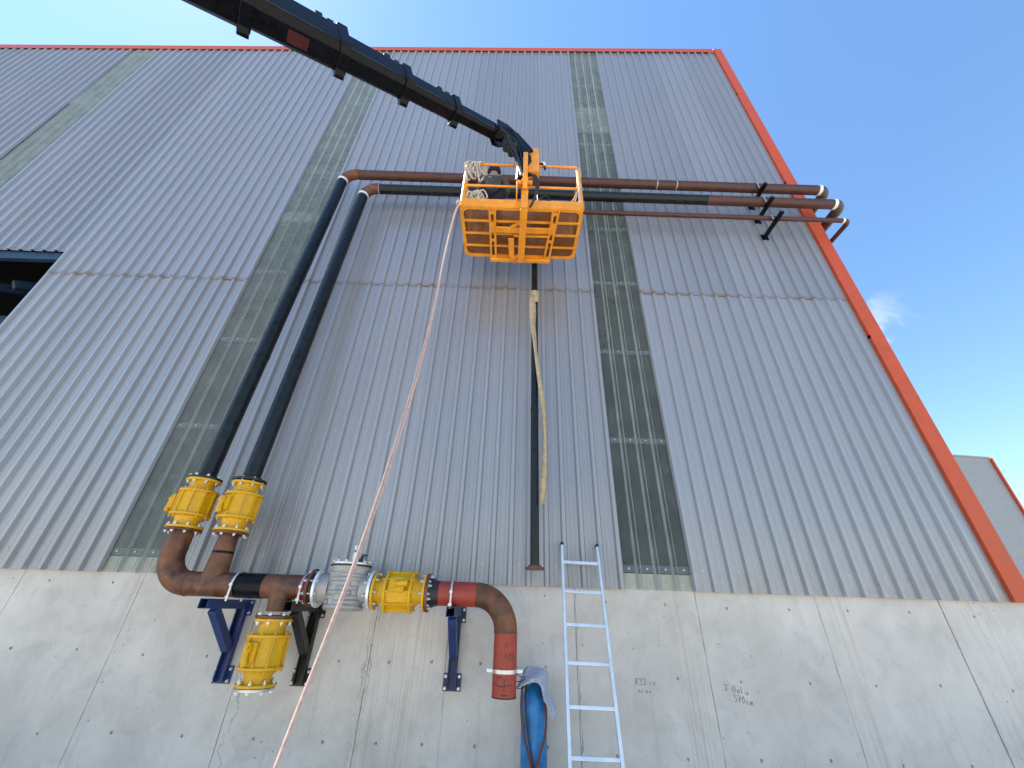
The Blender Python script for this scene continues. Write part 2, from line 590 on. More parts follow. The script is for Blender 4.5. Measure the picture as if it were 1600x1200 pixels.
def add_sheet(k0, k1, z0, z1, closing=False, y0=0.0, mat=None, name='cladding_sheet', rows=16):
    prof = sheet_profile(k0, k1, closing)
    n = len(prof)
    rnd = random.Random(k0 * 31 + int(z0 * 10))
    mb = MB()
    vs = []
    lean = 0.0
    levels = [0.0, 0.006] + [i / rows for i in range(1, rows + 1)]
    rows = len(levels) - 1
    for t in levels:
        for x, y in prof:
            zt = z1(x) if callable(z1) else z1
            dy = 0.004 * mnoise.noise(Vector((x * 1.5, t * 6 + z0, 3.1))) + 0.0016 * mnoise.noise(Vector((x * 4.5, (zt - z0) * t * 1.3 + z0, 7.7))) - (0.004 if t == 0 and z0 > 5 else 0)
            vs.append((x, y + y0 + dy, z0 + (zt - z0) * t))
    fs = [(r * n + i, r * n + i + 1, (r + 1) * n + i + 1, (r + 1) * n + i) for r in range(rows) for i in range(n - 1)]
    mb.add(vs, fs)
    o = link(name, mb.mesh(name, mat or M_CLAD, ORG[WH], smooth=False), WH)
    so = o.modifiers.new('thickness', 'SOLIDIFY')
    so.thickness = 0.0012
    so.offset = 0
    return o


def split_run(a, b):
    out = []
    k = a
    while k < b:
        e = min(k + 4, b)
        if b - e == 1:
            e = b
        out.append((k, e))
        k = e
    return out


SKY = (0, -28, -59)
runs = [(4, 21, False), (-24, 0, True), (-44, -28, True), (-55, -44, False), (-84, -59, True)]
for a, b, closing in runs:
    for k0, k1 in split_run(a, b):
        cl = (closing and k1 == b) or k1 == 21
        xm = ribx((k0 + k1) / 2)
        if xm > DOOR_X:
            add_sheet(k0, k1, BASE_Z, LAP_Z + 0.08, cl, 0.002)
        elif xm < DOOR_X - 6:
            add_sheet(k0, k1, BASE_Z, DOOR_Z + 0.08, cl, 0.002)
        add_sheet(k0, k1, LAP_Z if xm > DOOR_X else DOOR_Z, lambda x: ztop(x) - 0.1, cl, -0.003)


def add_skylight(k0, z0, z1, y0):
    p = [(ribx(k0) + 0.034, 0)]
    for k in range(k0 + 1, k0 + 4):
        x = ribx(k)
        p += [(x - 0.040, 0), (x - 0.018, -0.034), (x + 0.018, -0.034), (x + 0.040, 0)]
    p += [(ribx(k0 + 4) - 0.034, 0)]
    vs, fs, n, rows = [], [], len(p), 8
    for r in range(rows + 1):
        t = r / rows
        for x, y in p:
            zt = z1(x) if callable(z1) else z1
            vs.append((x, y + y0 + 0.004 * mnoise.noise(Vector((x * 2, t * 9 + z0, 8))), z0 + (zt - z0) * t))
    fs = [(r * n + i, r * n + i + 1, (r + 1) * n + i + 1, (r + 1) * n + i) for r in range(rows) for i in range(n - 1)]
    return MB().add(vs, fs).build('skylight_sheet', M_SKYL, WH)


laps = {0: [(BASE_Z, 13.3), (12.05, None)], -28: [(BASE_Z, 8.72), (8.42, None)], -59: [(DOOR_Z, 13.0), (12.6, None)]}
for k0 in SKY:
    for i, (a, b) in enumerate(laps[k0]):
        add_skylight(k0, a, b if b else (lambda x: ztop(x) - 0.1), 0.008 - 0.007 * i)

# purlins behind the sheets
for z in (2.47, 4.09, 5.59, 7.09, 8.55, 10.1, 11.59, 13.1, 14.5, 15.6):
    x0 = -17.6 if z > 7.6 else DOOR_X + 0.02
    zz = min(z, 15.55)
    MB().prism([(0, -0.038), (0, 0.038), (0.07, 0.038), (0.07, 0.03), (0.006, 0.03), (0.006, -0.038)], (x0, 0.018, zz), (5.78, 0.018, zz), (0, 1, 0), (0, 0, 1)).build('purlin', M_PURLIN, WH)
sc = MB()
for z in (2.47, 4.09, 5.59, 7.09, 8.55, 10.1, 11.59, 13.1, 14.5):
    for k in range(-59, 22):
        if z < 7.6 and k < -44:
            continue
        insky = any(s < k + 0.5 < s + 4 for s in SKY)
        if insky or k % 2 == 0:
            x = ribx(k) + 0.107
            q = 0.72 if insky else 0.5
            sc.cyl((x, 0.0, z), (x, -0.006 * q, z), 0.014 * q, 8)
            sc.cyl((x, -0.006 * q, z), (x, -0.013 * q, z), 0.008 * q, 6)
sc.build('sheet_screw', M_GALV, WH, kind='stuff')

# concrete base: panels with recessed joints and tie-bolt holes
JOINTS = [DOOR_X, -6.93, -5.52, -4.14, -2.74, -1.41, -0.6, 0.79, 2.18, 3.56, 4.99, 6.0]
holes_special = {-1.41: (-1.19, -0.741), -0.6: (-0.236, 0.45)}


def concrete_panel(x0, x1):
    rnd = random.Random(int(x0 * 100))
    F, Bk, top = 0.03, 0.22, 2.42
    gap0 = 0.0015
    gap1 = 0.007 if abs(x1 - 4.99) < 0.01 else 0.0015
    g0 = 0.007 if abs(x0 - 4.99) < 0.01 else gap0
    N = 26
    L = [(x0 + g0 + rnd.uniform(-0.001, 0.004) * (3 if g0 > 0.01 else 1), F, top - (top + 0.1) * i / N) for i in range(N + 1)]
    Rr = [(x1 - gap1 - rnd.uniform(-0.001, 0.004) * (3 if gap1 > 0.01 else 1), F, -0.1 + (top + 0.1) * i / N) for i in range(N + 1)]
    outer = L + Rr
    if x0 in holes_special:
        hx = holes_special[x0]
    else:
        hx = (x0 + 0.34, x0 + 1.03)
    hx = [h for h in hx if h < x1 - 0.1]
    loops = [outer]
    holes = []
    for h in hx:
        for hz in ((2.11, 1.44, 0.82) if x0 > 0.7 else (2.15, 1.5, 0.85)):
            cx, cz, r = h + rnd.uniform(-0.02, 0.02), hz + rnd.uniform(-0.015, 0.015), rnd.uniform(0.011, 0.017)
            ring = [(cx + r * cos(a) * rnd.uniform(0.85, 1.2), F, cz + r * sin(a) * rnd.uniform(0.9, 1.3)) for a in [2 * pi * k / 9 for k in range(9)]]
            holes.append(ring)
            loops.append(ring)
    flat = [p for lp in loops for p in lp]
    tris = tessellate_polygon([[Vector((p[0], p[2], 0)) for p in lp] for lp in loops])
    mb = MB()
    tr = []
    for a, b, c in tris:
        A, B, D = Vector(flat[a]), Vector(flat[b]), Vector(flat[c])
        tr.append((a, b, c) if (B - A).cross(D - A).y < 0 else (a, c, b))
    mb.add(flat, tr)
    n = len(outer)
    mb.add(outer + [(p[0], Bk, p[2]) for p in outer], [(i, n + i, n + (i + 1) % n, (i + 1) % n) for i in range(n)])
    for ring in holes:
        k = len(ring)
        mb.add(ring + [(p[0], F + 0.05, p[2]) for p in ring], [(i, (i + 1) % k, k + (i + 1) % k, k + i) for i in range(k)] + [tuple(range(k, 2 * k))])
    return mb.build('concrete_panel', M_CONC, WH)


for a, b in zip(JOINTS[:-1], JOINTS[1:]):
    concrete_panel(a, b)
MB().box(((DOOR_X + 6.0) / 2, 0.125, 1.15), (6.0 - DOOR_X - 0.02, 0.17, 2.5)).build('joint_backing', M_JOINT, WH)
MB().box((5.93, 11.2, 1.17), (0.14, 22, 2.5)).build('side_plinth', M_CONC, WH)
MB().box((5.93, 11.2, 9.75), (0.12, 22, 14.6)).build('side_wall', M_CLAD, WH)
# left of the door
MB().box((-15.8, 0.14, 1.2), (3.6, 0.2, 2.44)).build('concrete_pier', M_CONC, WH)
# inside
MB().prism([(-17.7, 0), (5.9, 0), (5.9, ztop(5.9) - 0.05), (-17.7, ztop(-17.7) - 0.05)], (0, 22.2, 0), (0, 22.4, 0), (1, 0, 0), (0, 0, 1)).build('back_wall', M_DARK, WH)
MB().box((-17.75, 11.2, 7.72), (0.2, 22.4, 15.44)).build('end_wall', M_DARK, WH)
MB().prism([(-17.7, ztop(-17.7) - 0.12), (5.98, ztop(5.98) - 0.12), (5.98, ztop(5.98) - 0.02), (-17.7, ztop(-17.7) - 0.02)], (0, 0.07, 0), (0, 22.4, 0), (1, 0, 0), (0, 0, 1)).build('roof', M_BACK, WH)
for y in (3, 6.5, 10, 13.5, 17, 20.5):
    MB().prism([(-17.6, ztop(-17.6) - 0.6), (5.8, ztop(5.8) - 0.6), (5.8, ztop(5.8) - 0.14), (-17.6, ztop(-17.6) - 0.14)], (0, y, 0), (0, y + 0.2, 0), (1, 0, 0), (0, 0, 1)).build('rafter', M_BEAM, WH)
# door opening: lintel beam, jamb flashing, frame inside
MB().prism([(0.02, 0), (0.02, -0.17), (0.10, -0.17), (0.10, -0.02), (0.2, -0.02), (0.2, 0)], (DOOR_X - 6, 0.0, DOOR_Z), (DOOR_X - 0.03, 0.0, DOOR_Z), (0, 1, 0), (0, 0, 1)).build('door_lintel', M_BEAM, WH)
MB().prism([(-0.05, -0.012), (0.012, -0.012), (0.012, -0.005), (-0.043, -0.005), (-0.043, 0.2), (-0.05, 0.2)], (DOOR_X, 0, 0.0), (DOOR_X, 0, DOOR_Z - 0.01), (1, 0, 0), (0, 1, 0)).build('jamb_flashing', M_CLAD, WH)
MB().bar((DOOR_X - 6, 1.2, 6.6), (DOOR_X + 2, 1.2, 6.6), 0.16, 0.3).bar((-9.6, 0.6, 7.1), (-7.6, 4.2, 9.4), 0.14, 0.16).bar((-10.6, 0.6, 7.1), (-8.6, 4.2, 9.4), 0.14, 0.16).build('inner_frame', M_BEAM, WH)

# red trim: eave and corner, in lengths
xs = [-17.7, -14.0, -10.2, -6.3, -2.4, 1.6, 5.79]
for i in range(len(xs) - 1):
    a, b = xs[i], xs[i + 1] - 0.004
    sl = (Vector((b, 0, ztop(b))) - Vector((a, 0, ztop(a)))).normalized()
    MB().prism([(-0.052, -0.19), (-0.044, -0.19), (-0.044, 0.012), (0.16, 0.012), (0.16, 0.024), (-0.052, 0.024)], (a, 0, ztop(a)), (b, 0, ztop(b)), (0, 1, 0), (0, 0, 1)).build('eave_trim', M_RED, WH)
zs = [2.25, 6.0, 10.2, 14.2, ztop(6.0) + 0.024]
for i in range(4):
    y = -0.050 - 0.003 * (i % 2)
    MB().prism([(5.808, y), (6.045, y), (6.045, 0.3), (6.035, 0.3), (6.035, y + 0.008), (5.818, y + 0.008), (5.818, 0.0), (5.808, 0.0)], (0, 0, zs[i]), (0, 0, zs[i + 1] + (0.06 if i < 3 else 0)), (1, 0, 0), (0, 1, 0)).build('corner_trim', M_RED, WH)

# marker writing on the concrete
GL = {'3': [[(0, .9), (.3, 1), (.55, .8), (.25, .55), (.55, .35), (.35, 0), (0, .08)]], "'": [[(.1, 1.1), (.05, .85)]],
      'N': [[(0, 0), (.05, 1), (.5, .05), (.55, 1)]], 'o': [[(.3, .5), (.05, .3), (.2, 0), (.45, .1), (.45, .4), (.3, .5)]],
      'l': [[(.1, 1), (.12, 0)]], 'u': [[(0, .5), (.05, .05), (.3, 0), (.45, .5), (.48, 0)]],
      '5': [[(.5, 1), (.1, 1), (.08, .6), (.45, .5), (.4, .05), (0, 0)]], '7': [[(0, 1), (.5, .95), (.2, 0)], [(.1, .5), (.45, .52)]],
      '0': [[(.3, 1), (0, .5), (.25, 0), (.55, .45), (.3, 1)]], 'c': [[(.45, .45), (.1, .45), (.05, .1), (.4, 0)]],
      'm': [[(0, 0), (.02, .45), (.1, .4), (.22, .45), (.24, 0)], [(.24, .35), (.42, .45), (.46, 0)]],
      'R': [[(.05, 0), (.1, 1), (.42, .98), (.5, .78), (.4, .55), (.1, .5), (.5, 0)]], 'i': [[(.1, .5), (.1, 0)]], 'v': [[(0, .5), (.15, 0), (.4, .5)]],
      'n': [[(0, 0), (.03, .5), (.25, .45), (.3, 0)]], 's': [[(.3, .5), (.05, .4), (.25, .2), (0, 0)]], ' ': []}


def write(text, x, z, h, slant, y=0.0285, rnd=random.Random(3)):
    mb = MB()
    for ch in text:
        for st in GL[ch]:
            pts = [(x + p[0] * h + rnd.uniform(-1, 1) * h * 0.03, y, z + p[1] * h + rnd.uniform(-1, 1) * h * 0.03) for p in st]
            mb.tube(pts, 0.0019, 5)
        x += h * (0.72 if ch != ' ' else 0.5)
        z += slant * h
    return mb


write("R33 iv", 1.39, 1.375, 0.055, 0.0).build('handwriting', M_INK, WH, kind='stuff')
write("ns nc", 1.415, 1.31, 0.04, 0.0).build('handwriting', M_INK, WH, kind='stuff')
write("3'Nolu", 2.31, 1.35, 0.058, -0.1).build('handwriting', M_INK, WH, kind='stuff')
write("570cm", 2.39, 1.265, 0.055, -0.12).build('handwriting', M_INK, WH, kind='stuff')

# ------------------------------------------------------------------ the second building
B2 = thing('distant_warehouse', 'low grey warehouse with thin red edge trim standing behind the right corner', 'warehouse', (37, 25, 0))
MB().prism([(16, 0), (39.55, 0), (39.55, 13.95), (16, 14.9)], (0, 25, 0), (0, 45, 0), (1, 0, 0), (0, 0, 1)).build('wall', M_FAR, B2)
MB().bar((39.55, 24.97, 0), (39.55, 24.97, 14.0), 0.13, 0.3, (0, 1, 0)).build('corner_trim', M_RED, B2)
MB().bar((16, 24.97, 14.95), (39.4, 24.97, 14.0), 0.3, 0.1).build('eave_trim', M_FAR, B2)
fr = MB()
for i in range(90):
    x = 17 + i * 0.25
    fr.box((x, 24.994, 6.9), (0.04, 0.016, 13.7))
fr.build('cladding_rib', M_FAR, B2, kind='stuff')

# ------------------------------------------------------------------ overhead pipe lines


def pipe_seg(name, pts, r, mat, parent, seg=36):
    return MB().tube(pts, r, seg).build(name, mat, parent)


def ring(name, a, d, r, w, mat, parent):
    a, d = Vector(a), Vector(d).normalized()
    return MB().cyl(a - d * w / 2, a + d * w / 2, r, 36).build(name, mat, parent)


PY = -0.37


def line(name, label, x_bot, x_top, z, x_end, r, dark_to):
    t = thing(name, label, 'pipe', (x_bot, -0.5, 3.2), group='pipe lines up the warehouse wall')
    R = 0.26
    b = Vector((x_bot, -0.5, 3.21))
    e = Vector((x_top, PY - 0.02, z - R))
    d = (e - b).normalized()
    pipe_seg('vertical_pipe', [b, b + (e - b) * 0.5, e], r, M_PIPE, t)
    ring('tape_ring', e, d, r + 0.006, 0.055, M_WHITE, t)
    ring('coupling', b + d * 1.75, d, r + 0.004, 0.05, M_PIPE, t)
    el = arc((x_top + R, PY - 0.01, z - R), (-1, 0, 0), (0, 0, 1), R, 0, pi / 2, 12)
    pipe_seg('elbow', el, r + 0.002, M_RUST, t)
    h0 = Vector((x_top + R, PY, z))
    h1 = Vector((x_end - 0.17, PY, z))
    if dark_to is not None:
        pm = Vector((dark_to, PY, z))
        pipe_seg('horizontal_pipe', [h0, pm], r, M_PIPE, t)
        pipe_seg('horizontal_pipe', [pm, h1], r, M_PRIMER, t)
        ring('weld_ring', h0, (1, 0, 0), r + 0.005, 0.02, M_GALV, t)
        ring('weld_ring', pm, (1, 0, 0), r + 0.005, 0.03, M_OLIVE, t)
    else:
        pipe_seg('horizontal_pipe', [h0, h1], r, M_PRIMER, t)
        for x in (2.75, 3.14):
            ring('weld_ring', (x, PY, z), (1, 0, 0), r + 0.004, 0.022, M_FOIL, t)
    ring('tape_ring', h1, (1, 0, 0), r + 0.006, 0.06, M_WHITE, t)
    el = arc((x_end - 0.17, PY + 0.17, z), (0, -1, 0), (1, 0, 0), 0.17, 0, pi / 2, 10)
    pipe_seg('corner_elbow', el, r + 0.002, M_OLIVE, t)
    pipe_seg('return_pipe', [(x_end, PY + 0.17, z), (x_end, 3.0, z)], r, M_PRIMER, t)
    # lower flange on the valve
    MB().lathe([(r, 0.06), (0.115, 0.05), (0.12, 0.024), (0.172, 0.024), (0.172, 0)], 36, Matrix.Translation((x_bot, -0.5, 3.195))).build('flange', M_STEEL, t)
    return t


line('pipe_line', 'outer dark pipe rising to a long brown pipe, the highest of the run', -3.52, -3.46, 9.44, 6.17, 0.092, None)
line('pipe_line', 'inner dark pipe whose dark upper run turns brown near the right corner', -3.0, -2.96, 9.0, 6.30, 0.092, 3.68)

t = thing('pipe_line', 'thin brown pipe, lowest of the run, dropping as a dark pipe beside the ladder', 'pipe', (0.31, -0.4, 2.4), group='pipe lines up the warehouse wall')
pipe_seg('vertical_pipe', [(0.312, -0.4, 2.42), (0.312, -0.4, 5.4), (0.312, -0.4, 8.33)], 0.05, M_PIPE, t)
pipe_seg('elbow', arc((0.45, -0.4, 8.33), (-1, 0, 0), (0, 0, 1), 0.14, 0, pi / 2), 0.05, M_RUST, t)
pipe_seg('horizontal_pipe', [(0.45, -0.4, 8.47), (6.1, -0.4, 8.47)], 0.042, M_PRIMER, t)
ring('tape_ring', (6.08, -0.4, 8.47), (1, 0, 0), 0.047, 0.04, M_WHITE, t)
pipe_seg('corner_elbow', arc((6.1, -0.3, 8.47), (0, -1, 0), (1, 0, 0), 0.1, 0, pi / 2), 0.043, M_PRIMER, t)
pipe_seg('return_pipe', [(6.2, -0.3, 8.47), (6.2, 2.5, 8.47)], 0.042, M_PRIMER, t)
ring('coupling', (0.312, -0.4, 4.3), (0, 0, 1), 0.053, 0.05, M_PIPE, t)
MB().lathe([(0.05, 0.05), (0.07, 0.04), (0.075, 0.02), (0.105, 0.02), (0.105, 0), (0.04, 0)], 32, Matrix.Translation((0.312, -0.4, 2.39))).build('flange', M_RUST, t)
bl = MB()
for k in range(8):
    a = 2 * pi * k / 8 + 0.2
    bl.cyl((0.312 + 0.085 * cos(a), -0.4 + 0.085 * sin(a), 2.384), (0.312 + 0.085 * cos(a), -0.4 + 0.085 * sin(a), 2.414), 0.006, 6)
bl.build('bolt', M_STEEL, t, kind='stuff')

# wall arms that carry the three runs near the corner
for z, r, yt, lab in ((9.44, 0.092, -0.56, 'black wall arm under the highest brown pipe near the corner'),
                      (9.0, 0.092, -0.56, 'black wall arm under the middle brown pipe near the corner'),
                      (8.47, 0.042, -0.6, 'black wall arm under the lowest thin pipe, its end plate showing')):
    t = thing('pipe_support', lab, 'bracket', (4.8, 0, z - r - 0.035), group='wall arms carrying the pipes')
    zz = z - r - 0.034
    py = PY if r > 0.05 else -0.4
    MB().bar((4.8, 0.0, zz), (4.8, yt, zz), 0.06, 0.06).build('arm', M_BLACK, t, bevel=0.004)
    MB().box((4.8, -0.043, zz - 0.01), (0.13, 0.012, 0.15)).build('wall_plate', M_BLACK, t, bevel=0.003)
    u = arc((4.72, py, z), (0, -1, 0), (0, 0, 1), r + 0.01, -0.1, pi + 0.1, 14)
    MB().tube([(4.72, py - r - 0.01, z - r - 0.05)] + u + [(4.72, py + r + 0.01, z - r - 0.05)], 0.011, 8).build('u_bolt', M_GALV, t)

# ------------------------------------------------------------------ yellow valves (axis along local z, length 0.53)
VL = 0.53


def valve_meshes():
    m = {}
    m['body'] = MB().lathe([(0.11, -VL / 2 + 0.01), (0.122, -VL / 2 + 0.02), (0.118, -0.19), (0.135, -0.145), (0.16, -0.14), (0.16, 0.14), (0.135, 0.145), (0.118, 0.19), (0.122, VL / 2 - 0.02), (0.11, VL / 2 - 0.01)], 40).mesh('valve_body', M_YELLOW)
    m['drum'] = MB().lathe([(0.15, -0.12), (0.169, -0.12), (0.169, 0.12), (0.15, 0.12)], 10).mesh('valve_drum', M_YELLOW)
    m['flange'] = MB().lathe([(0.11, 0), (0.17, 0), (0.173, 0.003), (0.173, 0.021), (0.17, 0.024), (0.11, 0.024)], 40).mesh('valve_flange', M_YELLOW)
    m['ring'] = MB().lathe([(0.15, -0.012), (0.189, -0.012), (0.192, -0.009), (0.192, 0.009), (0.189, 0.012), (0.15, 0.012)], 40).mesh('valve_ring', M_YELLOW)
    m['rib'] = MB().box((0.176, 0, 0), (0.024, 0.014, 0.226)).mesh('valve_rib', M_YELLOW)
    cp = MB().box((0.193, 0, 0.005), (0.026, 0.135, 0.15))
    m['cover_plate'] = cp.mesh('valve_cover', M_YELLOW)
    m['boss'] = MB().cyl((0.19, 0, 0.035), (0.235, 0, 0.035), 0.038, 20).cyl((0.235, 0, 0.035), (0.25, 0, 0.035), 0.022, 16).cyl((0.25, 0, 0.035), (0.256, 0, 0.035), 0.008, 8).mesh('valve_boss', M_YELLOW)
    m['lever'] = MB().tube([(0.225, 0, 0.02), (0.228, 0, -0.03), (0.226, 0.004, -0.06), (0.222, 0.008, -0.1)], [0.02, 0.024, 0.028, 0.028], 14).mesh('valve_lever', M_YELLOW)
    b = MB()
    for s in (-1, 1):
        for k in range(8):
            a = 2 * pi * (k + 0.5) / 8
            x, y = 0.148 * cos(a), 0.148 * sin(a)
            z0 = s * VL / 2
            b.cyl((x, y, z0 - s * 0.055), (x, y, z0 + s * 0.052), 0.0085, 8)
            b.cyl((x, y, z0 - s * 0.024 - s * 0.016), (x, y, z0 - s * 0.024), 0.016, 6)
            b.cyl((x, y, z0 + s * 0.028), (x, y, z0 + s * 0.044), 0.016, 6)
    m['bolt'] = b.mesh('valve_bolt', M_GALV)
    b = MB()
    for s in (-1, 1):
        for k in range(10):
            a = 2 * pi * (k + 0.5) / 10
            x, y = 0.178 * cos(a), 0.178 * sin(a)
            b.cyl((x, y, s * 0.138), (x, y, s * 0.158), 0.009, 8)
    for sy in (-1, 1):
        for sz in (-1, 1):
            b.cyl((0.2, sy * 0.052, 0.005 + sz * 0.06), (0.212, sy * 0.052, 0.005 + sz * 0.06), 0.008, 8)
    m['stud'] = b.mesh('valve_stud', M_YELLOW)
    return m


VM = valve_meshes()


def valve(label, loc, axis, front, cover=True):
    z = Vector(axis).normalized()
    x = Vector(front)
    x = (x - z * x.dot(z)).normalized()
    y = z.cross(x)
    t = thing('valve', label, 'valve', loc, Matrix((x, y, z)).transposed().to_euler(), 'yellow flanged valves')
    link('body', VM['body'], t)
    link('drum', VM['drum'], t).rotation_euler = (0, 0, pi / 10)
    for s in (-1, 1):
        o = link('flange', VM['flange'], t)
        o.location = (0, 0, s * (VL / 2 - 0.012) - 0.012)
        o = link('ring', VM['ring'], t)
        o.location = (0, 0, s * 0.125)
    for k in range(10):
        o = link('rib', VM['rib'], t)
        o.rotation_euler = (0, 0, 2 * pi * (k + 0.5) / 10)
    link('cover_plate', VM['cover_plate'], t, bevel=0.004)
    link('boss', VM['boss'], t)
    link('lever', VM['lever'], t)
    link('bolt', VM['bolt'], t, kind='stuff')
    link('stud', VM['stud'], t, kind='stuff')
    return t


valve('yellow valve under the outer dark pipe, leftmost of the four', (-3.52, -0.5, 2.93), (0, 0, 1), (-0.95, -0.35, 0))
valve('yellow valve under the inner dark pipe, lever on its front', (-3.0, -0.5, 2.915), (0, 0, 1), (-0.36, -0.93, 0))
v3 = valve('yellow valve hanging upright below the manifold over a blank disc', (-2.258, -0.5, 1.60), (0, 0, 1), (-0.24, -0.97, 0))
valve('yellow valve lying sideways between the silver strainer and red pipe', (-1.062, -0.5, 2.135), (-1, 0, 0), (0, -0.95, 0.28))
d = MB().lathe([(0.0, -0.02), (0.165, -0.02), (0.168, 0.0), (0.0, 0.0)], 40, Matrix.Translation((-2.258, -0.5, 1.60 - VL / 2 - 0.006))).build('blank_disc', M_GALV)
tag(d, 'grey blank disc bolted under the hanging yellow valve', 'disc')

# ------------------------------------------------------------------ manifold (rusty) under the two risers
MZ, MR = 2.145, 0.112
t = thing('manifold', 'rusty brown steel manifold with elbow and tees along the wall', 'pipe manifold', (-2.7, -0.5, 2.145))
R = 0.29
el = [Vector((-3.52, -0.5, 2.66)), Vector((-3.52, -0.5, MZ + R))] + arc((-3.52 + R, -0.5, MZ + R), (-1, 0, 0), (0, 0, -1), R, 0, pi / 2, 16)[1:]
pipe_seg('elbow', el, MR, M_RUST, t, 44)
pipe_seg('run_pipe', [(-3.52 + R, -0.5, MZ), (-2.71, -0.5, MZ)], MR, M_RUST, t, 44)
pipe_seg('taped_section', [(-2.71, -0.5, MZ), (-2.44, -0.5, MZ)], MR + 0.003, M_BLACK, t, 44)
pipe_seg('run_pipe', [(-2.44, -0.5, MZ), (-1.97, -0.5, MZ)], MR, M_RUST, t, 44)
MB().lathe([(MR + 0.012, -0.02), (MR + 0.004, 0.08), (MR - 0.004, 0.18), (0.1, 0.30), (0.092, 0.42), (0.092, 0.53)], 40, Matrix.Translation((-3.0, -0.5, MZ))).build('branch_pipe', M_RUST, t)
ring('painted_band', (-3.0, -0.5, 2.42), (0, 0, 1), 0.101, 0.07, M_BLACK, t)
MB().lathe([(0.1, -0.22), (0.102, -0.16), (0.118, -0.05), (MR, 0.0)], 40, Matrix.Translation((-2.258, -0.5, MZ))).build('branch_pipe', M_RUST, t)
for nm, x, z0, z1 in (('flange', -3.52, 2.637, 2.661), ('flange', -3.0, 2.622, 2.646), ('flange', -2.258, 1.869, 1.894)):
    MB().cyl((x, -0.5, z0), (x, -0.5, z1), 0.172, 40).build(nm, M_RUST, t, bevel=0.003)
MB().cyl((-1.975, -0.5, MZ), (-1.95, -0.5, MZ), 0.172, 40).build('flange', M_RUST, t, bevel=0.003)
for x, rr in ((-3.345, MR), (-2.05, MR)):
    ring('weld_bead', (x if x > -3.3 else -3.52 + R, -0.5, MZ), (1, 0, 0), rr + 0.004, 0.014, M_RUST, t)
ring('weld_bead', (-3.52, -0.5, MZ + R + 0.04), (0, 0, 1), MR + 0.004, 0.014, M_RUST, t)
ring('painted_band', (-2.03, -0.5, MZ), (1, 0, 0), MR + 0.002, 0.08, M_REDPIPE, t)

# ------------------------------------------------------------------ silver strainer
t = thing('strainer', 'silver tape wrapped drum strainer between the manifold and sideways valve', 'strainer', (-1.62, -0.5, 1.96))
SX = -1.615
dr = MB().lathe([(0.0, 1.95), (0.17, 1.95), (0.185, 1.965), (0.19, 2.1), (0.192, 2.25), (0.195, 2.345), (0.0, 2.345)], 48, Matrix.Translation((SX, -0.5, 0)))
dr.build('drum', M_FOIL, t)
rnd = random.Random(5)
for k in range(9):
    z = 1.98 + k * 0.041
    a0 = rnd.uniform(0, 6)
    pts = [(SX + (0.193 + 0.0015 * k / 9) * cos(a0 + a), -0.5 + 0.194 * sin(a0 + a), z + 0.006 * sin(a * 1.5)) for a in [i * 2 * pi / 40 * 0.97 for i in range(40)]]
    mb = MB()
    vs = []
    for p in pts:
        vs += [(p[0], p[1], p[2] - 0.018), (p[0], p[1], p[2] + 0.018)]
    mb.add(vs, [(2 * i, 2 * i + 2, 2 * i + 3, 2 * i + 1) for i in range(39)])
    o = mb.build('tape_wrap', M_FOIL, t)
    s = o.modifiers.new('thickness', 'SOLIDIFY')
    s.thickness = 0.003
MB().cyl((SX, -0.5, 2.346), (SX, -0.5, 2.36), 0.205, 48).build('gasket', M_RUBBER, t)
MB().cyl((SX, -0.5, 2.361), (SX, -0.5, 2.383), 0.203, 48).build('lid', M_GALV, t, bevel=0.003)
b = MB()
for k in range(12):
    a = 2 * pi * k / 12
    b.cyl((SX + 0.18 * cos(a), -0.5 + 0.18 * sin(a), 2.38), (SX + 0.18 * cos(a), -0.5 + 0.18 * sin(a), 2.40), 0.014, 6)
for x, dx in ((-1.892, 1), (-1.374, -1)):
    for k in range(8):
        a = 2 * pi * (k + 0.5) / 8
        y, z = -0.5 + 0.148 * cos(a), MZ + 0.148 * sin(a)
        b.cyl((x - 0.03, y, z), (x + 0.03, y, z), 0.0085, 8)
        b.cyl((x + dx * 0.014, y, z), (x + dx * 0.032, y, z), 0.016, 6)
        if dx > 0:
            b.cyl((-2.01, y, z), (-1.9, y, z), 0.0085, 8)
            b.cyl((-1.994, y, z), (-1.976, y, z), 0.016, 6)
b.build('bolt', M_GALV, t, kind='stuff')
for nm, a, c, r, m in (('flange', -1.905, -1.88, 0.176, M_ALU), ('flange', -1.366, -1.338, 0.176, M_ALU), ('gasket', -1.949, -1.906, 0.15, M_STEEL), ('neck', -1.88, -1.77, 0.135, M_FOIL), ('neck', -1.46, -1.366, 0.135, M_FOIL)):
    MB().cyl((a, -0.5, MZ), (c, -0.5, MZ), r, 44).build(nm, m, t, bevel=0.003)
# sensor on the lid
MB().cyl((-1.575, -0.6, 2.383), (-1.575, -0.6, 2.46), 0.016, 6).cyl((-1.575, -0.6, 2.46), (-1.575, -0.6, 2.48), 0.009, 10).build('sensor_stem', M_WHITE, t)
MB().cyl((-1.575, -0.6, 2.48), (-1.575, -0.6, 2.50), 0.012, 10).build('fitting', M_GREEN, t)
MB().cyl((-1.575, -0.6, 2.50), (-1.575, -0.6, 2.545), 0.014, 6).build('nut', M_GALV, t)
MB().cyl((-1.52, -0.58, 2.383), (-1.52, -0.58, 2.42), 0.034, 16).cyl((-1.50, -0.58, 2.42), (-1.49, -0.58, 2.45), 0.016, 10).box((-1.475, -0.58, 2.455), (0.05, 0.02, 0.016)).build('plug', M_RUBBER, t)

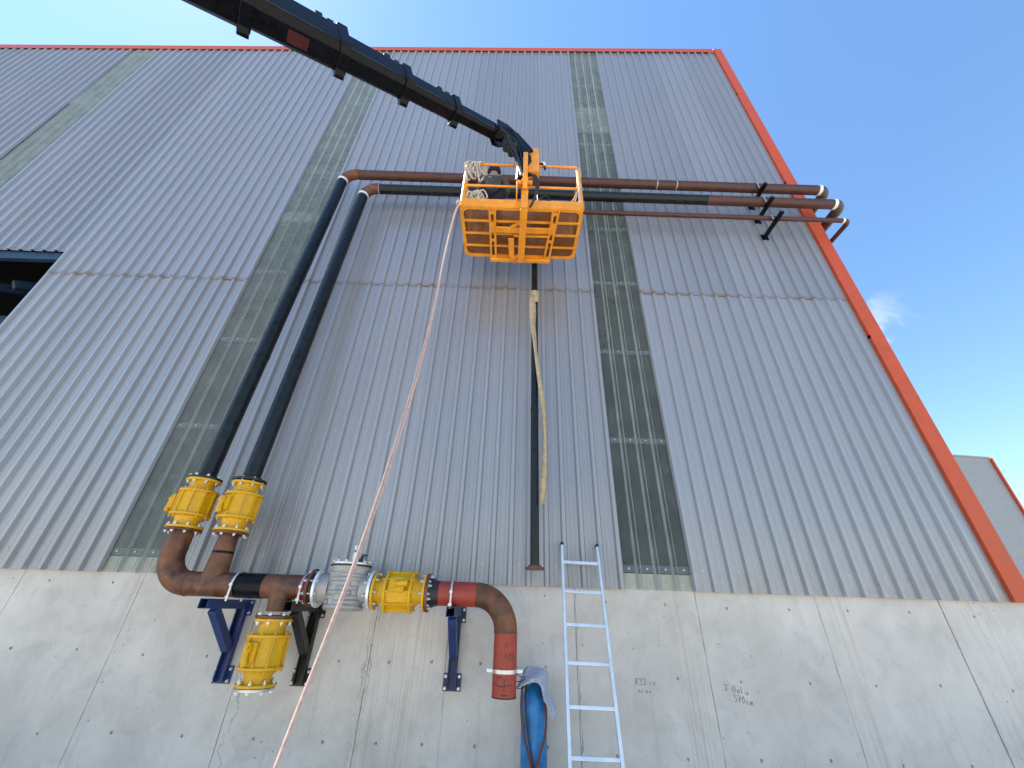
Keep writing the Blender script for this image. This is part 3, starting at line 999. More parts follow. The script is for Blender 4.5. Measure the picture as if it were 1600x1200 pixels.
# ------------------------------------------------------------------ red outlet pipe
t = thing('outlet_pipe', 'red and rusty outlet pipe bending down to an open end', 'pipe', (-0.3, -0.5, 1.31))
OR = 0.112
MB().cyl((-0.792, -0.5, MZ - 0.01), (-0.766, -0.5, MZ - 0.01), 0.174, 44).build('flange', M_RUST, t, bevel=0.003)
MB().lathe([(0.135, 0), (0.13, 0.03), (0.114, 0.08), (0.113, 0.1)], 40, Matrix.Translation((-0.766, -0.5, MZ - 0.012)) @ Matrix.Rotation(pi / 2, 4, 'Y')).build('weld_neck', M_STEEL, t)
pipe_seg('red_pipe', [(-0.67, -0.5, MZ - 0.012), (-0.29, -0.5, MZ - 0.014)], OR, M_REDPIPE, t, 44)
RR = 0.31
el = arc((-0.29, -0.5, MZ - 0.014 - RR), (0, 0, 1), (1, 0, 0), RR, 0, pi / 2, 18)
pipe_seg('elbow', el, OR + 0.001, M_RUST, t, 44)
ring('weld_bead', (0.02, -0.5, MZ - 0.02 - RR), (0, 0, 1), OR + 0.004, 0.012, M_RUST, t)
zt = MZ - 0.014 - RR
prof = MB()
n = 44
vs = []
for r, z in ((OR, zt), (OR, 1.315), (OR - 0.012, 1.315), (OR - 0.012, 1.6)):
    vs += [(0.022 + r * cos(2 * pi * k / n), -0.5 + r * sin(2 * pi * k / n), z) for k in range(n)]
fs = [(i * n + k, i * n + (k + 1) % n, (i + 1) * n + (k + 1) % n, (i + 1) * n + k) for i in range(3) for k in range(n)]
MB().add(vs, [f[::-1] for f in fs]).build('red_pipe', M_REDPIPE, t)
ring('cut_edge', (0.022, -0.5, 1.319), (0, 0, 1), OR + 0.0015, 0.01, M_STEEL, t)
# marker strokes on the red paint
mk = MB()
def onpipe(x, z):
    dx = max(-0.95, min(0.95, (x - 0.022) / OR))
    return (x, -0.5 - OR * math.sqrt(1 - dx * dx) - 0.0005, z)
for st in ([(0.03, 1.74), (0.025, 1.70)], [(0.03, 1.66), (0.025, 1.62)], [(0.07, 1.66), (0.05, 1.60)], [(0.10, 1.66), (0.082, 1.65), (0.10, 1.625), (0.08, 1.61)],
           [(0.022, 1.46), (0.02, 1.36)], [(-0.06, 1.42), (-0.02, 1.405), (0.03, 1.41), (0.09, 1.42)], [(-0.05, 1.46), (-0.03, 1.475), (0.0, 1.47)], [(-0.01, 1.35), (0.02, 1.342), (0.05, 1.345)]):
    pts = [st[0]]
    for a, c in zip(st[:-1], st[1:]):
        pts += [(a[0] + (c[0] - a[0]) * i / 3, a[1] + (c[1] - a[1]) * i / 3) for i in (1, 2, 3)]
    mk.tube([onpipe(*p) for p in pts], 0.003, 5)
mk.build('marker_stroke', M_INK, t, kind='stuff')
b = MB()
for k in range(8):
    a = 2 * pi * (k + 0.5) / 8
    y, z = -0.5 + 0.148 * cos(a), MZ - 0.01 + 0.148 * sin(a)
    b.cyl((-0.766, y, z), (-0.748, y, z), 0.016, 6)
    b.cyl((-0.79, y, z), (-0.73, y, z), 0.0085, 8)
b.build('bolt', M_GALV, t, kind='stuff')

# strap clamp on the red pipe
t = thing('pipe_clamp', 'shiny strap clamp with side tabs round the red pipe end', 'clamp', (0.022, -0.5, 1.51))
vs, N = [], 40
for r in (OR + 0.001, OR + 0.006):
    for z in (1.497, 1.527):
        vs += [(0.022 + r * cos(2 * pi * k / N), -0.5 + r * sin(2 * pi * k / N), z) for k in range(N)]
fs = []
for a, c in ((0, 1), (3, 2), (2, 0), (1, 3)):
    fs += [(a * N + k, a * N + (k + 1) % N, c * N + (k + 1) % N, c * N + k) for k in range(N)]
MB().add(vs, fs).build('strap', M_GALV, t)
for s in (-1, 1):
    MB().box((0.022 + s * 0.142, -0.5, 1.512), (0.05, 0.03, 0.03)).cyl((0.022 + s * 0.145, -0.54, 1.512), (0.022 + s * 0.145, -0.47, 1.512), 0.007, 8).build('tab', M_ALU, t, bevel=0.003)
MB().tube([(0.15, -0.47, 1.5), (0.16, -0.2, 1.49), (0.16, 0.03, 1.49)], 0.008, 8).build('anchor_rod', M_GALV, t)

# ------------------------------------------------------------------ wall brackets


def bracket(label, x, lean, mat, strut_mat, x_u):
    t = thing('wall_bracket', label, 'bracket', (x, 0.03, 1.28), group='steel brackets under the manifold')
    W = 0.085
    # channel on the wall: web against the concrete, two flanges
    xb = x + lean
    MB().bar((x, 0.012, 1.29), (xb, 0.012, 2.0), W, 0.012, (0, 1, 0)).build('channel_web', mat, t)
    for s in (-1, 1):
        MB().bar((x + s * W / 2, -0.018, 1.29), (xb + s * W / 2, -0.018, 2.0), 0.009, 0.07, (0, 1, 0)).build('channel_flange', mat, t)
    for xx, z in ((x, 1.345), (xb, 1.945)):
        MB().box((xx, 0.0235, z), (0.185, 0.012, 0.15)).build('wall_plate', mat, t, bevel=0.002)
        for sx in (-1, 1):
            for sz in (-1, 1):
                px, pz = xx + sx * 0.07, z + sz * 0.05
                MB().cyl((px, 0.018, pz), (px, 0.006, pz), 0.016, 6).cyl((px, 0.006, pz), (px, -0.012, pz), 0.009, 8).build('anchor_bolt', M_GALV, t)
    # arm, an open square tube
    zc, s, e = 1.975, 0.085, 0.006
    for dx, dz, w, h in ((0, s / 2, s, e), (0, -s / 2, s, e), (s / 2, 0, e, s - 2 * e), (-s / 2, 0, e, s - 2 * e)):
        pass
    prof = [(-s / 2, -s / 2), (s / 2, -s / 2), (s / 2, s / 2), (-s / 2, s / 2)]
    inn = [(p[0] * 0.86, p[1] * 0.86) for p in prof]
    y0, y1 = -0.056, -0.69
    vs = [(xb + p[0], y, zc + p[1]) for y in (y0, y1) for p in prof] + [(xb + p[0], y, zc + p[1]) for y in (y1, y0) for p in inn]
    fs = []
    for k in range(4):
        j = (k + 1) % 4
        fs += [(k, j, 4 + j, 4 + k), (4 + k, 4 + j, 8 + j, 8 + k), (8 + k, 8 + j, 12 + j, 12 + k), (12 + k, 12 + j, j, k)]
    MB().add(vs, [f[::-1] for f in fs]).build('arm', mat, t, bevel=0.003)
    MB().bar((xb - lean * 0.55, -0.055, 1.57), (xb, -0.50, 1.93), 0.08, 0.08, (0, -0.5, 0.8)).build('strut', strut_mat, t, bevel=0.004)
    u = arc((x_u, -0.5, MZ), (0, -1, 0), (0, 0, 1), MR + 0.014, -0.15, pi + 0.15, 20)
    MB().tube([(x_u, -0.5 - MR - 0.014, 2.0)] + u + [(x_u, -0.5 + MR + 0.014, 2.0)], 0.011, 8).build('u_bolt', M_GALV, t)
    MB().cyl((x_u, -0.5 - MR - 0.014, 2.02), (x_u, -0.5 - MR - 0.014, 2.045), 0.02, 6).build('nut', M_GALV, t)
    MB().cyl((x_u, -0.5 - MR - 0.028, MZ), (x_u, -0.5 - MR - 0.008, MZ), 0.017, 6).build('nut', M_GALV, t)
    return t


bracket('bright blue wall bracket left of the hanging yellow valve', -2.885, 0.0, M_BLUE, M_BLUE, -2.72)
bracket('dark rusty wall bracket right of the hanging yellow valve', -2.075, 0.0, M_STEEL, M_STEEL, -2.03)
bracket('dull blue wall bracket under the red pipe', -0.515, 0.0, M_NAVYB, M_BLUE, -0.535)

tag(MB().tube(spline([(-0.60, 0.02, 1.27), (-0.603, 0.022, 1.15), (-0.598, 0.022, 0.9), (-0.602, 0.022, 0.5), (-0.6, 0.02, 0.02)], 5), 0.004, 6).build('wire', M_WHITE), 'thin pale wire hanging down the concrete below the dull blue bracket', 'wire')

# ------------------------------------------------------------------ ladder
t = thing('ladder', 'pale aluminium ladder leaning against the concrete base beside the blue cylinder', 'ladder', (0.8, -1.0, 0))
LT, LB = Vector((0.655, -0.075, 2.70)), Vector((0.535, -1.03, 0.03))
RT, RB = Vector((1.07, -0.075, 2.69)), Vector((0.975, -1.03, 0.03))
nrm = (LT - LB).normalized().cross(Vector((1, 0, 0))).normalized()
for nm, b, tp in (('rail', LB, LT), ('rail', RB, RT)):
    MB().bar(b, tp, 0.028, 0.062, nrm).build(nm, M_ALU, t, bevel=0.004)
    MB().bar(tp - (tp - b).normalized() * 0.02, tp + (tp - b).normalized() * 0.012, 0.034, 0.07, nrm).build('end_cap', M_RUBBER, t, bevel=0.004)
    MB().bar(b - (tp - b).normalized() * 0.025, b + (tp - b).normalized() * 0.05, 0.036, 0.07, nrm).build('foot', M_RUBBER, t, bevel=0.004)
for z in (2.50, 2.20, 1.895, 1.585, 1.275, 0.965, 0.66, 0.35):
    f = (z - 0.03) / 2.67
    a, b = LB + (LT - LB) * f, RB + (RT - RB) * f
    MB().bar(a + Vector((0.012, 0, 0)), b - Vector((0.012, 0, 0)), 0.03, 0.034, nrm).build('rung', M_ALU, t, bevel=0.004)

# ------------------------------------------------------------------ gas cylinder with its cover and hoses
t = thing('gas_cylinder', 'scuffed blue gas cylinder standing against the wall by the ladder', 'gas cylinder', (0.315, -0.2, 0))
MB().lathe([(0.0, 0.0), (0.115, 0.0), (0.122, 0.02), (0.122, 1.2), (0.115, 1.27), (0.09, 1.34), (0.055, 1.38), (0.04, 1.40), (0.0, 1.40)], 40, Matrix.Translation((0.315, -0.2, 0.0))).build('body', M_CYL, t)
MB().cyl((0.315, -0.2, 1.40), (0.315, -0.2, 1.44), 0.03, 16).cyl((0.315, -0.2, 1.44), (0.315, -0.2, 1.49), 0.018, 12).cyl((0.28, -0.2, 1.455), (0.35, -0.2, 1.455), 0.012, 10).build('valve_stem', M_STEEL, t)
hs = MB().tube(spline([(0.24, -0.24, 1.47), (0.2, -0.3, 1.36), (0.19, -0.335, 1.2), (0.22, -0.345, 1.02), (0.28, -0.35, 0.82), (0.33, -0.36, 0.6), (0.36, -0.4, 0.3), (0.38, -0.5, 0.02)], 8), 0.011, 10).build('gas_hose', M_HOSE)
tag(hs, 'dark red gas hose looping down the left front of the blue cylinder', 'hose', 'hoses on the blue cylinder')
hs = MB().tube(spline([(0.40, -0.3, 1.3), (0.42, -0.35, 1.2), (0.41, -0.36, 1.05), (0.36, -0.365, 0.9), (0.31, -0.37, 0.75), (0.28, -0.4, 0.5), (0.24, -0.45, 0.25), (0.2, -0.55, 0.02)], 8), 0.011, 10).build('gas_hose', M_HOSE)
tag(hs, 'dark red gas hose coming from under the grey sheet on the right', 'hose', 'hoses on the blue cylinder')
hs = MB().tube(spline([(0.24, -0.24, 1.47), (0.23, -0.33, 1.3), (0.24, -0.34, 1.12), (0.27, -0.345, 0.95), (0.31, -0.35, 0.78), (0.34, -0.36, 0.55), (0.33, -0.42, 0.25), (0.3, -0.55, 0.02)], 8), 0.008, 10).build('gas_hose', M_STEEL)
tag(hs, 'thin dark hose running down the middle of the blue cylinder', 'hose', 'hoses on the blue cylinder')
w = MB()
for a, m, b in (((0.13, -0.55, 1.50), (0.19, -0.42, 1.46), (0.24, -0.28, 1.45)), ((0.13, -0.55, 1.44), (0.19, -0.42, 1.43), (0.24, -0.28, 1.44)), ((0.13, -0.52, 1.39), (0.19, -0.4, 1.37), (0.25, -0.28, 1.385))):
    w.tube(spline([a, m, b], 6), 0.0035, 6)
tag(w.build('tie_wire', M_STEEL), 'thin dark wires tying the blue cylinder to the red pipe', 'wire')
# folded sheet draped over the top
def sheet_surface(nu, nv, fn):
    vs = [fn(i / nu, j / nv) for j in range(nv + 1) for i in range(nu + 1)]
    fs = [(j * (nu + 1) + i, j * (nu + 1) + i + 1, (j + 1) * (nu + 1) + i + 1, (j + 1) * (nu + 1) + i) for j in range(nv) for i in range(nu)]
    return MB().add(vs, fs)
def drape(u, v):
    # u across the fold (front to back), v along it from the top left to the lower right tail
    ridge = Vector((0.245, -0.24, 1.525)).lerp(Vector((0.525, -0.30, 1.20)), v)
    ridge += Vector((0.09 * sin(pi * min(1, v * 1.4)) , 0, 0.10 * sin(pi * v) ** 1.0))
    a = (u - 0.5) * 2
    wd = 0.16 * (1 - 0.5 * v) * (1 + 0.15 * sin(11 * v + 2))
    fold = 0.014 * sin(9 * v + 5 * u) + 0.028 * mnoise.noise(Vector((u * 5, v * 7, 2))) + 0.012 * mnoise.noise(Vector((u * 13, v * 16, 5)))
    drop = abs(a) ** 1.3 * wd * 1.15
    perp = Vector((-0.5, 0, -0.72))
    p = ridge + Vector((0, (a * 0.10 if a > 0 else a * 0.15) + fold, 0)) + perp * drop * (1.0 if a < 0 else 0.5)
    return p
o = sheet_surface(18, 22, drape).build('plastic_cover', M_SHEET)
s = o.modifiers.new('thickness', 'SOLIDIFY'); s.thickness = 0.004
tag(o, 'crumpled grey plastic cover folded over the top of the blue cylinder', 'cover')

# ------------------------------------------------------------------ work basket
FZ, YN, YF, XL, XR = 7.05, -1.48, -0.56, -0.845, 0.955
BK = thing('work_basket', 'orange steel work basket with mesh floor hanging from the black boom', 'work basket', (0.055, -1.0, FZ))
TOPZ, MIDZ = FZ + 0.99, FZ + 0.44
rc = 0.10


def rrect(z, inset=0.0):
    xl, xr, yn, yf = XL + inset, XR - inset, YN + inset, YF - inset
    r = rc - inset * 0.5
    pts = []
    for cx, cy, a in ((xr - r, yn + r, -pi / 2), (xr - r, yf - r, 0), (xl + r, yf - r, pi / 2), (xl + r, yn + r, pi)):
        pts += [(cx + r * cos(a + k * pi / 12), cy + r * sin(a + k * pi / 12), z) for k in range(7)]
    return pts


def band(z0, z1, th, mat, name, inset=0.0):
    a = rrect(z0, inset)
    n = len(a)
    inn = rrect(z0, inset + th)
    vs = a + [(p[0], p[1], z1) for p in a] + inn + [(p[0], p[1], z1) for p in inn]
    fs = []
    for i in range(n):
        j = (i + 1) % n
        fs += [(i, j, n + j, n + i), (2 * n + j, 2 * n + i, 3 * n + i, 3 * n + j), (n + i, n + j, 3 * n + j, 3 * n + i), (j, i, 2 * n + i, 2 * n + j)]
    return MB().add(vs, fs).build(name, mat, BK)


band(FZ - 0.03, FZ + 0.125, 0.012, M_ORANGE, 'toe_board')
band(FZ - 0.05, FZ - 0.031, 0.05, M_ORANGE, 'floor_frame', 0.004)
MB().tube(rrect(TOPZ), 0.02, 12, closed=True).build('top_rail', M_ORANGE, BK)
MB().tube(rrect(MIDZ), 0.018, 12, closed=True).build('mid_rail', M_ORANGE, BK)
for x, y in ((XL + 0.03, YN + 0.03), (XR - 0.03, YN + 0.03), (XL + 0.03, YF - 0.03), (XR - 0.03, YF - 0.03)):
    MB().tube([(x, y, FZ - 0.02), (x, y, TOPZ - 0.02), (x, y, TOPZ + 0.01)], [0.034, 0.034, 0.024], 16).build('post', M_ORANGE, BK)
for x in (-0.36, 0.46):
    MB().bar((x, YF - 0.012, FZ), (x, YF - 0.012, TOPZ), 0.036, 0.036, (0, 1, 0)).build('post', M_ORANGE, BK, bevel=0.006)
# expanded metal floor
ms = MB()
step = 0.048
sx, sy = XR - XL - 0.02, YF - YN - 0.02
n = int((sx + sy * 1.7) / step)
for s in (-1, 1):
    for i in range(n):
        x0 = XL + 0.01 + i * step - (sy * 1.7 if s > 0 else 0)
        pts = []
        # clip the slanted strip to the floor
        t0, t1 = 0.0, 1.0
        xa, xb = (x0, x0 + sy * 1.7) if s > 0 else (x0, x0 - sy * 1.7)
        lo, hi = XL + 0.03, XR - 0.03
        dx = xb - xa
        ta, tb = (lo - xa) / dx, (hi - xa) / dx
        if ta > tb:
            ta, tb = tb, ta
        t0, t1 = max(t0, ta), min(t1, tb)
        if t1 - t0 < 0.02:
            continue
        A = Vector((xa + dx * t0, YN + 0.02 + sy * t0 * 0.98, FZ - 0.022 + 0.002 * s))
        B = Vector((xa + dx * t1, YN + 0.02 + sy * t1 * 0.98, FZ - 0.022 + 0.002 * s))
        ms.bar(A, B, 0.0125, 0.004)
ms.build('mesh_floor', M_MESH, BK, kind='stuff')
# mesh panels round the back and the two sides, up to the middle rail
def mesh_panel(a, b, z0, z1):
    a, b = Vector(a), Vector(b)
    d = b - a
    L, H = d.length, z1 - z0
    d.normalize()
    mb = MB()
    st = 0.048
    for s in (-1, 1):
        for i in range(int((L + H) / st) + 1):
            u0 = i * st - (H if s > 0 else 0)
            u1 = u0 + H * s
            t0, t1 = sorted(((0.0 - u0) / (u1 - u0), (L - u0) / (u1 - u0)))
            t0, t1 = max(0.0, t0), min(1.0, t1)
            if t1 - t0 < 0.04:
                continue
            p = a + d * (u0 + (u1 - u0) * t0)
            q = a + d * (u0 + (u1 - u0) * t1)
            n = d.cross(Vector((0, 0, 1)))
            off = n * 0.002 * s
            mb.bar(Vector((p.x, p.y, z0 + H * t0)) + off, Vector((q.x, q.y, z0 + H * t1)) + off, 0.004, 0.011, d)
    return mb.build('mesh_panel', M_MESH, BK, kind='stuff')
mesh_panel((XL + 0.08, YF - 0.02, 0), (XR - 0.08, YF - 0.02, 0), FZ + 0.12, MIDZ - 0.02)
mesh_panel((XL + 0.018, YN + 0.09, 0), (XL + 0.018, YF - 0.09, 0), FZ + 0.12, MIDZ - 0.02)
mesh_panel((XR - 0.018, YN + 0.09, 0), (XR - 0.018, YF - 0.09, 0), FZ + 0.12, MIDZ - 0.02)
# cross bars below the floor, fork pockets with slots
for k, y in enumerate((-1.24, -1.02, -0.79)):
    MB().bar((XL + 0.02, y, FZ - 0.045), (XR - 0.02, y, FZ - 0.045), 0.03, 0.03).build('floor_bar', M_ORANGE, BK, bevel=0.003)


def pocket(x0, x1):
    """channel beam front to back with long slots in its underside"""
    W, z = 0.105, FZ - 0.10
    ya, yb = YN + 0.03, YF - 0.0
    slots = [(0.06, 0.2), (0.42, 0.54), (0.6, 0.9)]
    cuts = [0.0]
    for a, b in slots:
        cuts += [a, b]
    cuts.append(1.0)
    mb = MB()
    for i in range(len(cuts) - 1):
        a, b = cuts[i], cuts[i + 1]
        P = lambda f, dx: Vector((x0 + (x1 - x0) * f + dx, ya + (yb - ya) * f, z))
        if i % 2 == 0:
            mb.bar(P(a, 0), P(b, 0), W, 0.008)
        else:
            for s in (-1, 1):
                mb.bar(P(a, s * (W / 2 - 0.016)), P(b, s * (W / 2 - 0.016)), 0.032, 0.008)
    for s in (-1, 1):
        mb.bar((x0 + s * (W / 2 - 0.004), ya, z + 0.03), (x1 + s * (W / 2 - 0.004), yb, z + 0.03), 0.008, 0.055)
    return mb.build('fork_pocket', M_ORANGE, BK)


pocket(-0.37, -0.37)
pocket(0.55, 0.49)
MB().bar((-0.32, -1.15, FZ - 0.115), (0.51, -1.15, FZ - 0.115), 0.09, 0.03).build('cross_member', M_ORANGE, BK, bevel=0.004)
MB().bar((-0.05, -1.04, FZ - 0.105), (0.5, -1.04, FZ - 0.105), 0.03, 0.03).build('cross_member', M_ORANGE, BK, bevel=0.004)
MB().bar((-0.42, YF + 0.005, FZ - 0.08), (0.55, YF + 0.005, FZ - 0.08), 0.07, 0.09).build('end_beam', M_ORANGE, BK, bevel=0.012)
MB().bar((-0.09, -1.0, FZ - 0.12), (-0.07, YF, FZ - 0.12), 0.085, 0.03).build('cross_member', M_ORANGE, BK, bevel=0.004)
MB().bar((-0.07, -0.6, FZ - 0.14), (0.06, -0.72, FZ - 0.14), 0.03, 0.012).bar((-0.09, -1.22, FZ - 0.14), (0.1, -1.33, FZ - 0.14), 0.04, 0.02).build('gusset', M_ORANGE, BK)
# mount: upright box on the front with a long foot under the floor
MB().bar((0.085, YN - 0.04, FZ - 0.15), (0.075, YF - 0.01, FZ - 0.15), 0.105, 0.05).build('mount_foot', M_ORANGE, BK, bevel=0.005)
MB().bar((0.085, YN - 0.055, FZ - 0.17), (0.10, YN - 0.055, FZ + 0.62), 0.10, 0.09, (0, 1, 0)).build('mount_upright', M_ORANGE, BK, bevel=0.006)
hd = MB().box((0.215, YN - 0.08, FZ + 0.93), (0.17, 0.12, 0.62))
hd.build('mount_head', M_ORANGE, BK, bevel=0.006)
MB().prism([(0.0, -0.02), (0.11, 0.1), (0.11, 0.72), (-0.02, 0.98), (-0.12, 0.98), (-0.05, 0.6), (0.0, 0.3)], (0.055, YN - 0.13, FZ + 0.22), (0.125, YN - 0.13, FZ + 0.22), (0, -1, 0), (0, 0, 1)).build('mount_cheek', M_ORANGE, BK, bevel=0.003)
MB().cyl((-0.04, YN - 0.14, FZ + 0.33), (0.2, YN - 0.14, FZ + 0.33), 0.035, 16).cyl((0.04, YN - 0.19, FZ + 0.30), (0.13, YN - 0.19, FZ + 0.3), 0.03, 12).build('pivot_pin', M_ORANGE, BK)
MB().prism([(-0.05, -0.02), (0.1, 0.02), (0.15, 0.16), (0.03, 0.3), (-0.05, 0.3)], (-0.035, YN - 0.04, FZ + 0.10), (-0.015, YN - 0.04, FZ + 0.10), (0, -1, 0), (0, 0, 1)).build('mount_bracket', M_ORANGE, BK, bevel=0.006)

# ------------------------------------------------------------------ telescopic boom
BD = Vector((-0.752, -0.546, -0.37)).normalized()     # from tip to root
BT = Vector((-0.39, -1.72, 8.51))
BS = BD.cross(Vector((0, 0, 1))).normalized()          # sideways
if BS.y > 0:
    BS = -BS                                           # the side that faces the yard
BU = BS.cross(BD)
if BU.z < 0:
    BU = -BU
BM = thing('crane_boom', 'black telescopic crane boom reaching in from upper left to the basket', 'crane boom', BT)


def bprof(w, h):
    c = 0.2 * w
    return [(-w / 2 + c, -h / 2), (w / 2 - c, -h / 2), (w / 2, -h / 2 + c), (w / 2, h / 2 - c * 0.6), (w / 2 - c * 0.6, h / 2), (-w / 2 + c * 0.6, h / 2), (-w / 2, h / 2 - c * 0.6), (-w / 2, -h / 2 + c)]


dims = [(0.17, 0.23), (0.22, 0.29), (0.275, 0.35), (0.33, 0.41), (0.385, 0.47), (0.44, 0.53)]
ends = [-0.02, 0.73, 1.5, 2.31, 3.25, 4.5, 11.5]
for i, (w, h) in enumerate(dims):
    a, b = BT + BD * ends[i], BT + BD * (ends[i + 1] + 0.12)
    sec = MB().prism(bprof(w, h), a, b, BS, BU).build('boom_section', M_BLACK, BM, bevel=0.008)
    if i > 0:
        # collar at the mouth, with lower wear pad and upper lugs
        p0, p1 = BT + BD * (ends[i] - 0.01), BT + BD * (ends[i] + 0.10)
        MB().prism(bprof(w + 0.05, h + 0.05), p0, p1, BS, BU).build('collar', M_BLACK, BM, bevel=0.006)
        q = BT + BD * (ends[i] + 0.05)
        z0 = -h / 2 - 0.025
        xw = -w / 2 * 0.75
        MB().prism([(xw - 0.07, z0 + 0.03), (xw - 0.03, z0 - 0.045), (xw + 0.01, z0 - 0.045), (xw + 0.06, z0 + 0.01)], q - BD * 0.045, q + BD * 0.06, BS, BU).build('wear_pad', M_BLACK, BM, bevel=0.006)
        for f, hh in ((0.12, 0.05), (0.24, 0.075)):
            q = BT + BD * (ends[i] + f)
            MB().prism([(0.0, h / 2 - 0.02), (w * 0.42, h / 2 - 0.02), (w * 0.42, h / 2 + hh), (w * 0.25, h / 2 + hh + 0.03), (0.0, h / 2 + hh)], q, q + BD * 0.07, BS, BU).build('lug', M_BLACK, BM, bevel=0.006)
        # swept reinforcing plate on the near side
        MB().prism([(0, 0.42 * h), (0.10, 0.30 * h), (0.26, -0.12 * h), (0.26, -0.30 * h), (0.02, -0.36 * h)], BT + BS * (w / 2 + 0.001) + BD * (ends[i] + 0.0), BT + BS * (w / 2 + 0.012) + BD * (ends[i] + 0.0), BD, BU).build('stiffener_plate', M_BLACK, BM, bevel=0.003)
    # edge strips along the near side
    for zz in (-h / 2 + 0.2 * w + 0.012,):
        MB().bar(a + BS * (w / 2 + 0.002) + BU * zz + BD * 0.12, b + BS * (w / 2 + 0.002) + BU * zz, 0.012, 0.02, BU).build('edge_strip', M_STEEL, BM)
# red patches on the undersides
for tt, w_, h_, L in ((2.72, 0.33, 0.41, 0.2),):
    q = BT + BD * tt - BU * (h_ / 2 + 0.002)
    MB().bar(q, q + BD * L, w_ * 0.42, 0.003, BU).build('red_marking', M_BOOMRED, BM)
# tip: head plates, jib and rotator down to the basket mount
HD = Vector((0.10, YN - 0.14, 7.95))
tip0 = BT - BD * 0.0
knee = Vector((-0.17, -1.66, 8.52))
MB().prism([(-0.05, -0.16), (0.10, -0.14), (0.30, -0.02), (0.34, 0.05), (0.2, 0.13), (-0.02, 0.13), (-0.05, 0.1)], BT + BS * 0.12, BT + BS * 0.135, -BD, BU).build('head_plate', M_BLACK, BM, bevel=0.004)
MB().prism([(-0.05, -0.16), (0.10, -0.14), (0.30, -0.02), (0.34, 0.05), (0.2, 0.13), (-0.02, 0.13), (-0.05, 0.1)], BT - BS * 0.12, BT - BS * 0.105, -BD, BU).build('head_plate', M_BLACK, BM, bevel=0.004)
MB().tube([BT + BD * 0.02, knee, Vector((-0.06, -1.62, 8.32)), HD], [0.115, 0.12, 0.115, 0.095], 8).build('jib', M_BLACK, BM, bevel=0.01)
MB().tube([HD, Vector((0.02, -1.63, 7.7)), Vector((0.0, -1.61, 7.42))], [0.09, 0.075, 0.06], 10).build('jib', M_BLACK, BM)
MB().bar(knee - BS * 0.0 + Vector((0.03, 0, 0.07)), HD + Vector((0.02, -0.03, 0.16)), 0.03, 0.2, (1, 0, 0)).build('jib_plate', M_BLACK, BM, bevel=0.004)
MB().cyl(Vector((-0.2, -1.74, 8.28)), Vector((-0.2, -1.74, 8.28)) + Vector((0.0, 0.16, 0.0)), 0.075, 18).cyl((-0.13, -1.76, 8.1), (-0.10, -1.62, 8.1), 0.085, 18).build('hydraulic_motor', M_STEEL, BM, bevel=0.006)
MB().cyl((-0.13, -1.72, 8.12), (-0.03, -1.70, 7.82), 0.038, 16).build('cylinder_barrel', M_BLACK, BM)
MB().cyl((-0.03, -1.70, 7.82), (0.03, -1.68, 7.46), 0.02, 14).build('cylinder_rod', M_GALV, BM)
hz = MB()
rnd = random.Random(11)
for k in range(7):
    o_ = Vector((rnd.uniform(-0.09, 0.09), rnd.uniform(-0.12, 0.02), rnd.uniform(-0.03, 0.03)))
    hz.tube(spline([BT + o_ * 0.6 - BU * 0.12, Vector((-0.22, -1.80, 8.3)) + o_ * 0.6, Vector((-0.10 + rnd.uniform(-0.04, 0.04), -1.76, 8.08)) + o_ * 0.7, Vector((0.0, -1.70, 7.75)) + o_ * 0.5, Vector((0.04, -1.64, 7.5)) + o_ * 0.4], 7), 0.009, 8)
hz.build('hydraulic_hose', M_RUBBER, BM)
hz = MB()
for k in range(3):
    hz.tube(spline([Vector((0.12, -1.62, 7.62 - 0.03 * k)), Vector((0.2 + 0.02 * k, -1.68, 7.45)), Vector((0.25 + 0.015 * k, -1.66, 7.22)), Vector((0.23, -1.6, 7.05)), Vector((0.17, -1.5, 6.98))], 7), 0.016, 8)
hz.build('hydraulic_hose', M_RUBBER, BM)

# ------------------------------------------------------------------ things in and on the basket
rnd = random.Random(21)
mb = MB()
for k in range(9):
    x = XL + 0.07 + 0.028 * k + rnd.uniform(-0.01, 0.01)
    dz = rnd.uniform(0.22, 0.5)
    wob = rnd.uniform(0.03, 0.07)
    pts = []
    for i in range(20):
        a = 2 * pi * i / 20
        zc = TOPZ - dz / 2 + 0.02
        pts.append((x + 0.05 * sin(a) + 0.02 * sin(2 * a + k), YN + 0.0 + wob * sin(a + 0.3) * 0.8 + (-0.015 if cos(a) > 0 else 0.02), zc + (dz / 2 + 0.02) * cos(a)))
    mb.tube(pts, 0.013, 8, closed=True)
for k in range(7):
    cx, cz = XL + 0.14 + rnd.uniform(-0.03, 0.12), FZ + 0.28 + rnd.uniform(-0.08, 0.08)
    pts = [(cx + (0.10 + 0.03 * rnd.random()) * cos(a), YN + 0.05 + 0.03 * sin(a * 2 + k), cz + 0.09 * sin(a) + 0.03 * cos(3 * a + k)) for a in [2 * pi * i / 18 for i in range(18)]]
    mb.tube(pts, 0.012, 8, closed=True)
tag(mb.build('coiled_rope', M_WROPE), 'off white rope bundle hung over the left front rail of the basket', 'rope')
mb = MB().tube(spline([(XR - 0.05, YN - 0.02, MIDZ + 0.02), (XR - 0.06, YN - 0.03, FZ + 0.3), (XR - 0.05, YN + 0.02, FZ + 0.12), (XR - 0.04, YN + 0.12, FZ + 0.03), (XR - 0.03, -1.0, FZ + 0.02)], 6), 0.017, 8)
for dx in (-0.09, -0.05):
    mb.tube(spline([(XR - 0.05, YN - 0.02, MIDZ + 0.02), (XR - 0.05 + dx * 0.5, YN + 0.02, FZ + 0.33), (XR - 0.05 + dx * 1.4, YN + 0.06, FZ + 0.18)], 6), 0.007, 6)
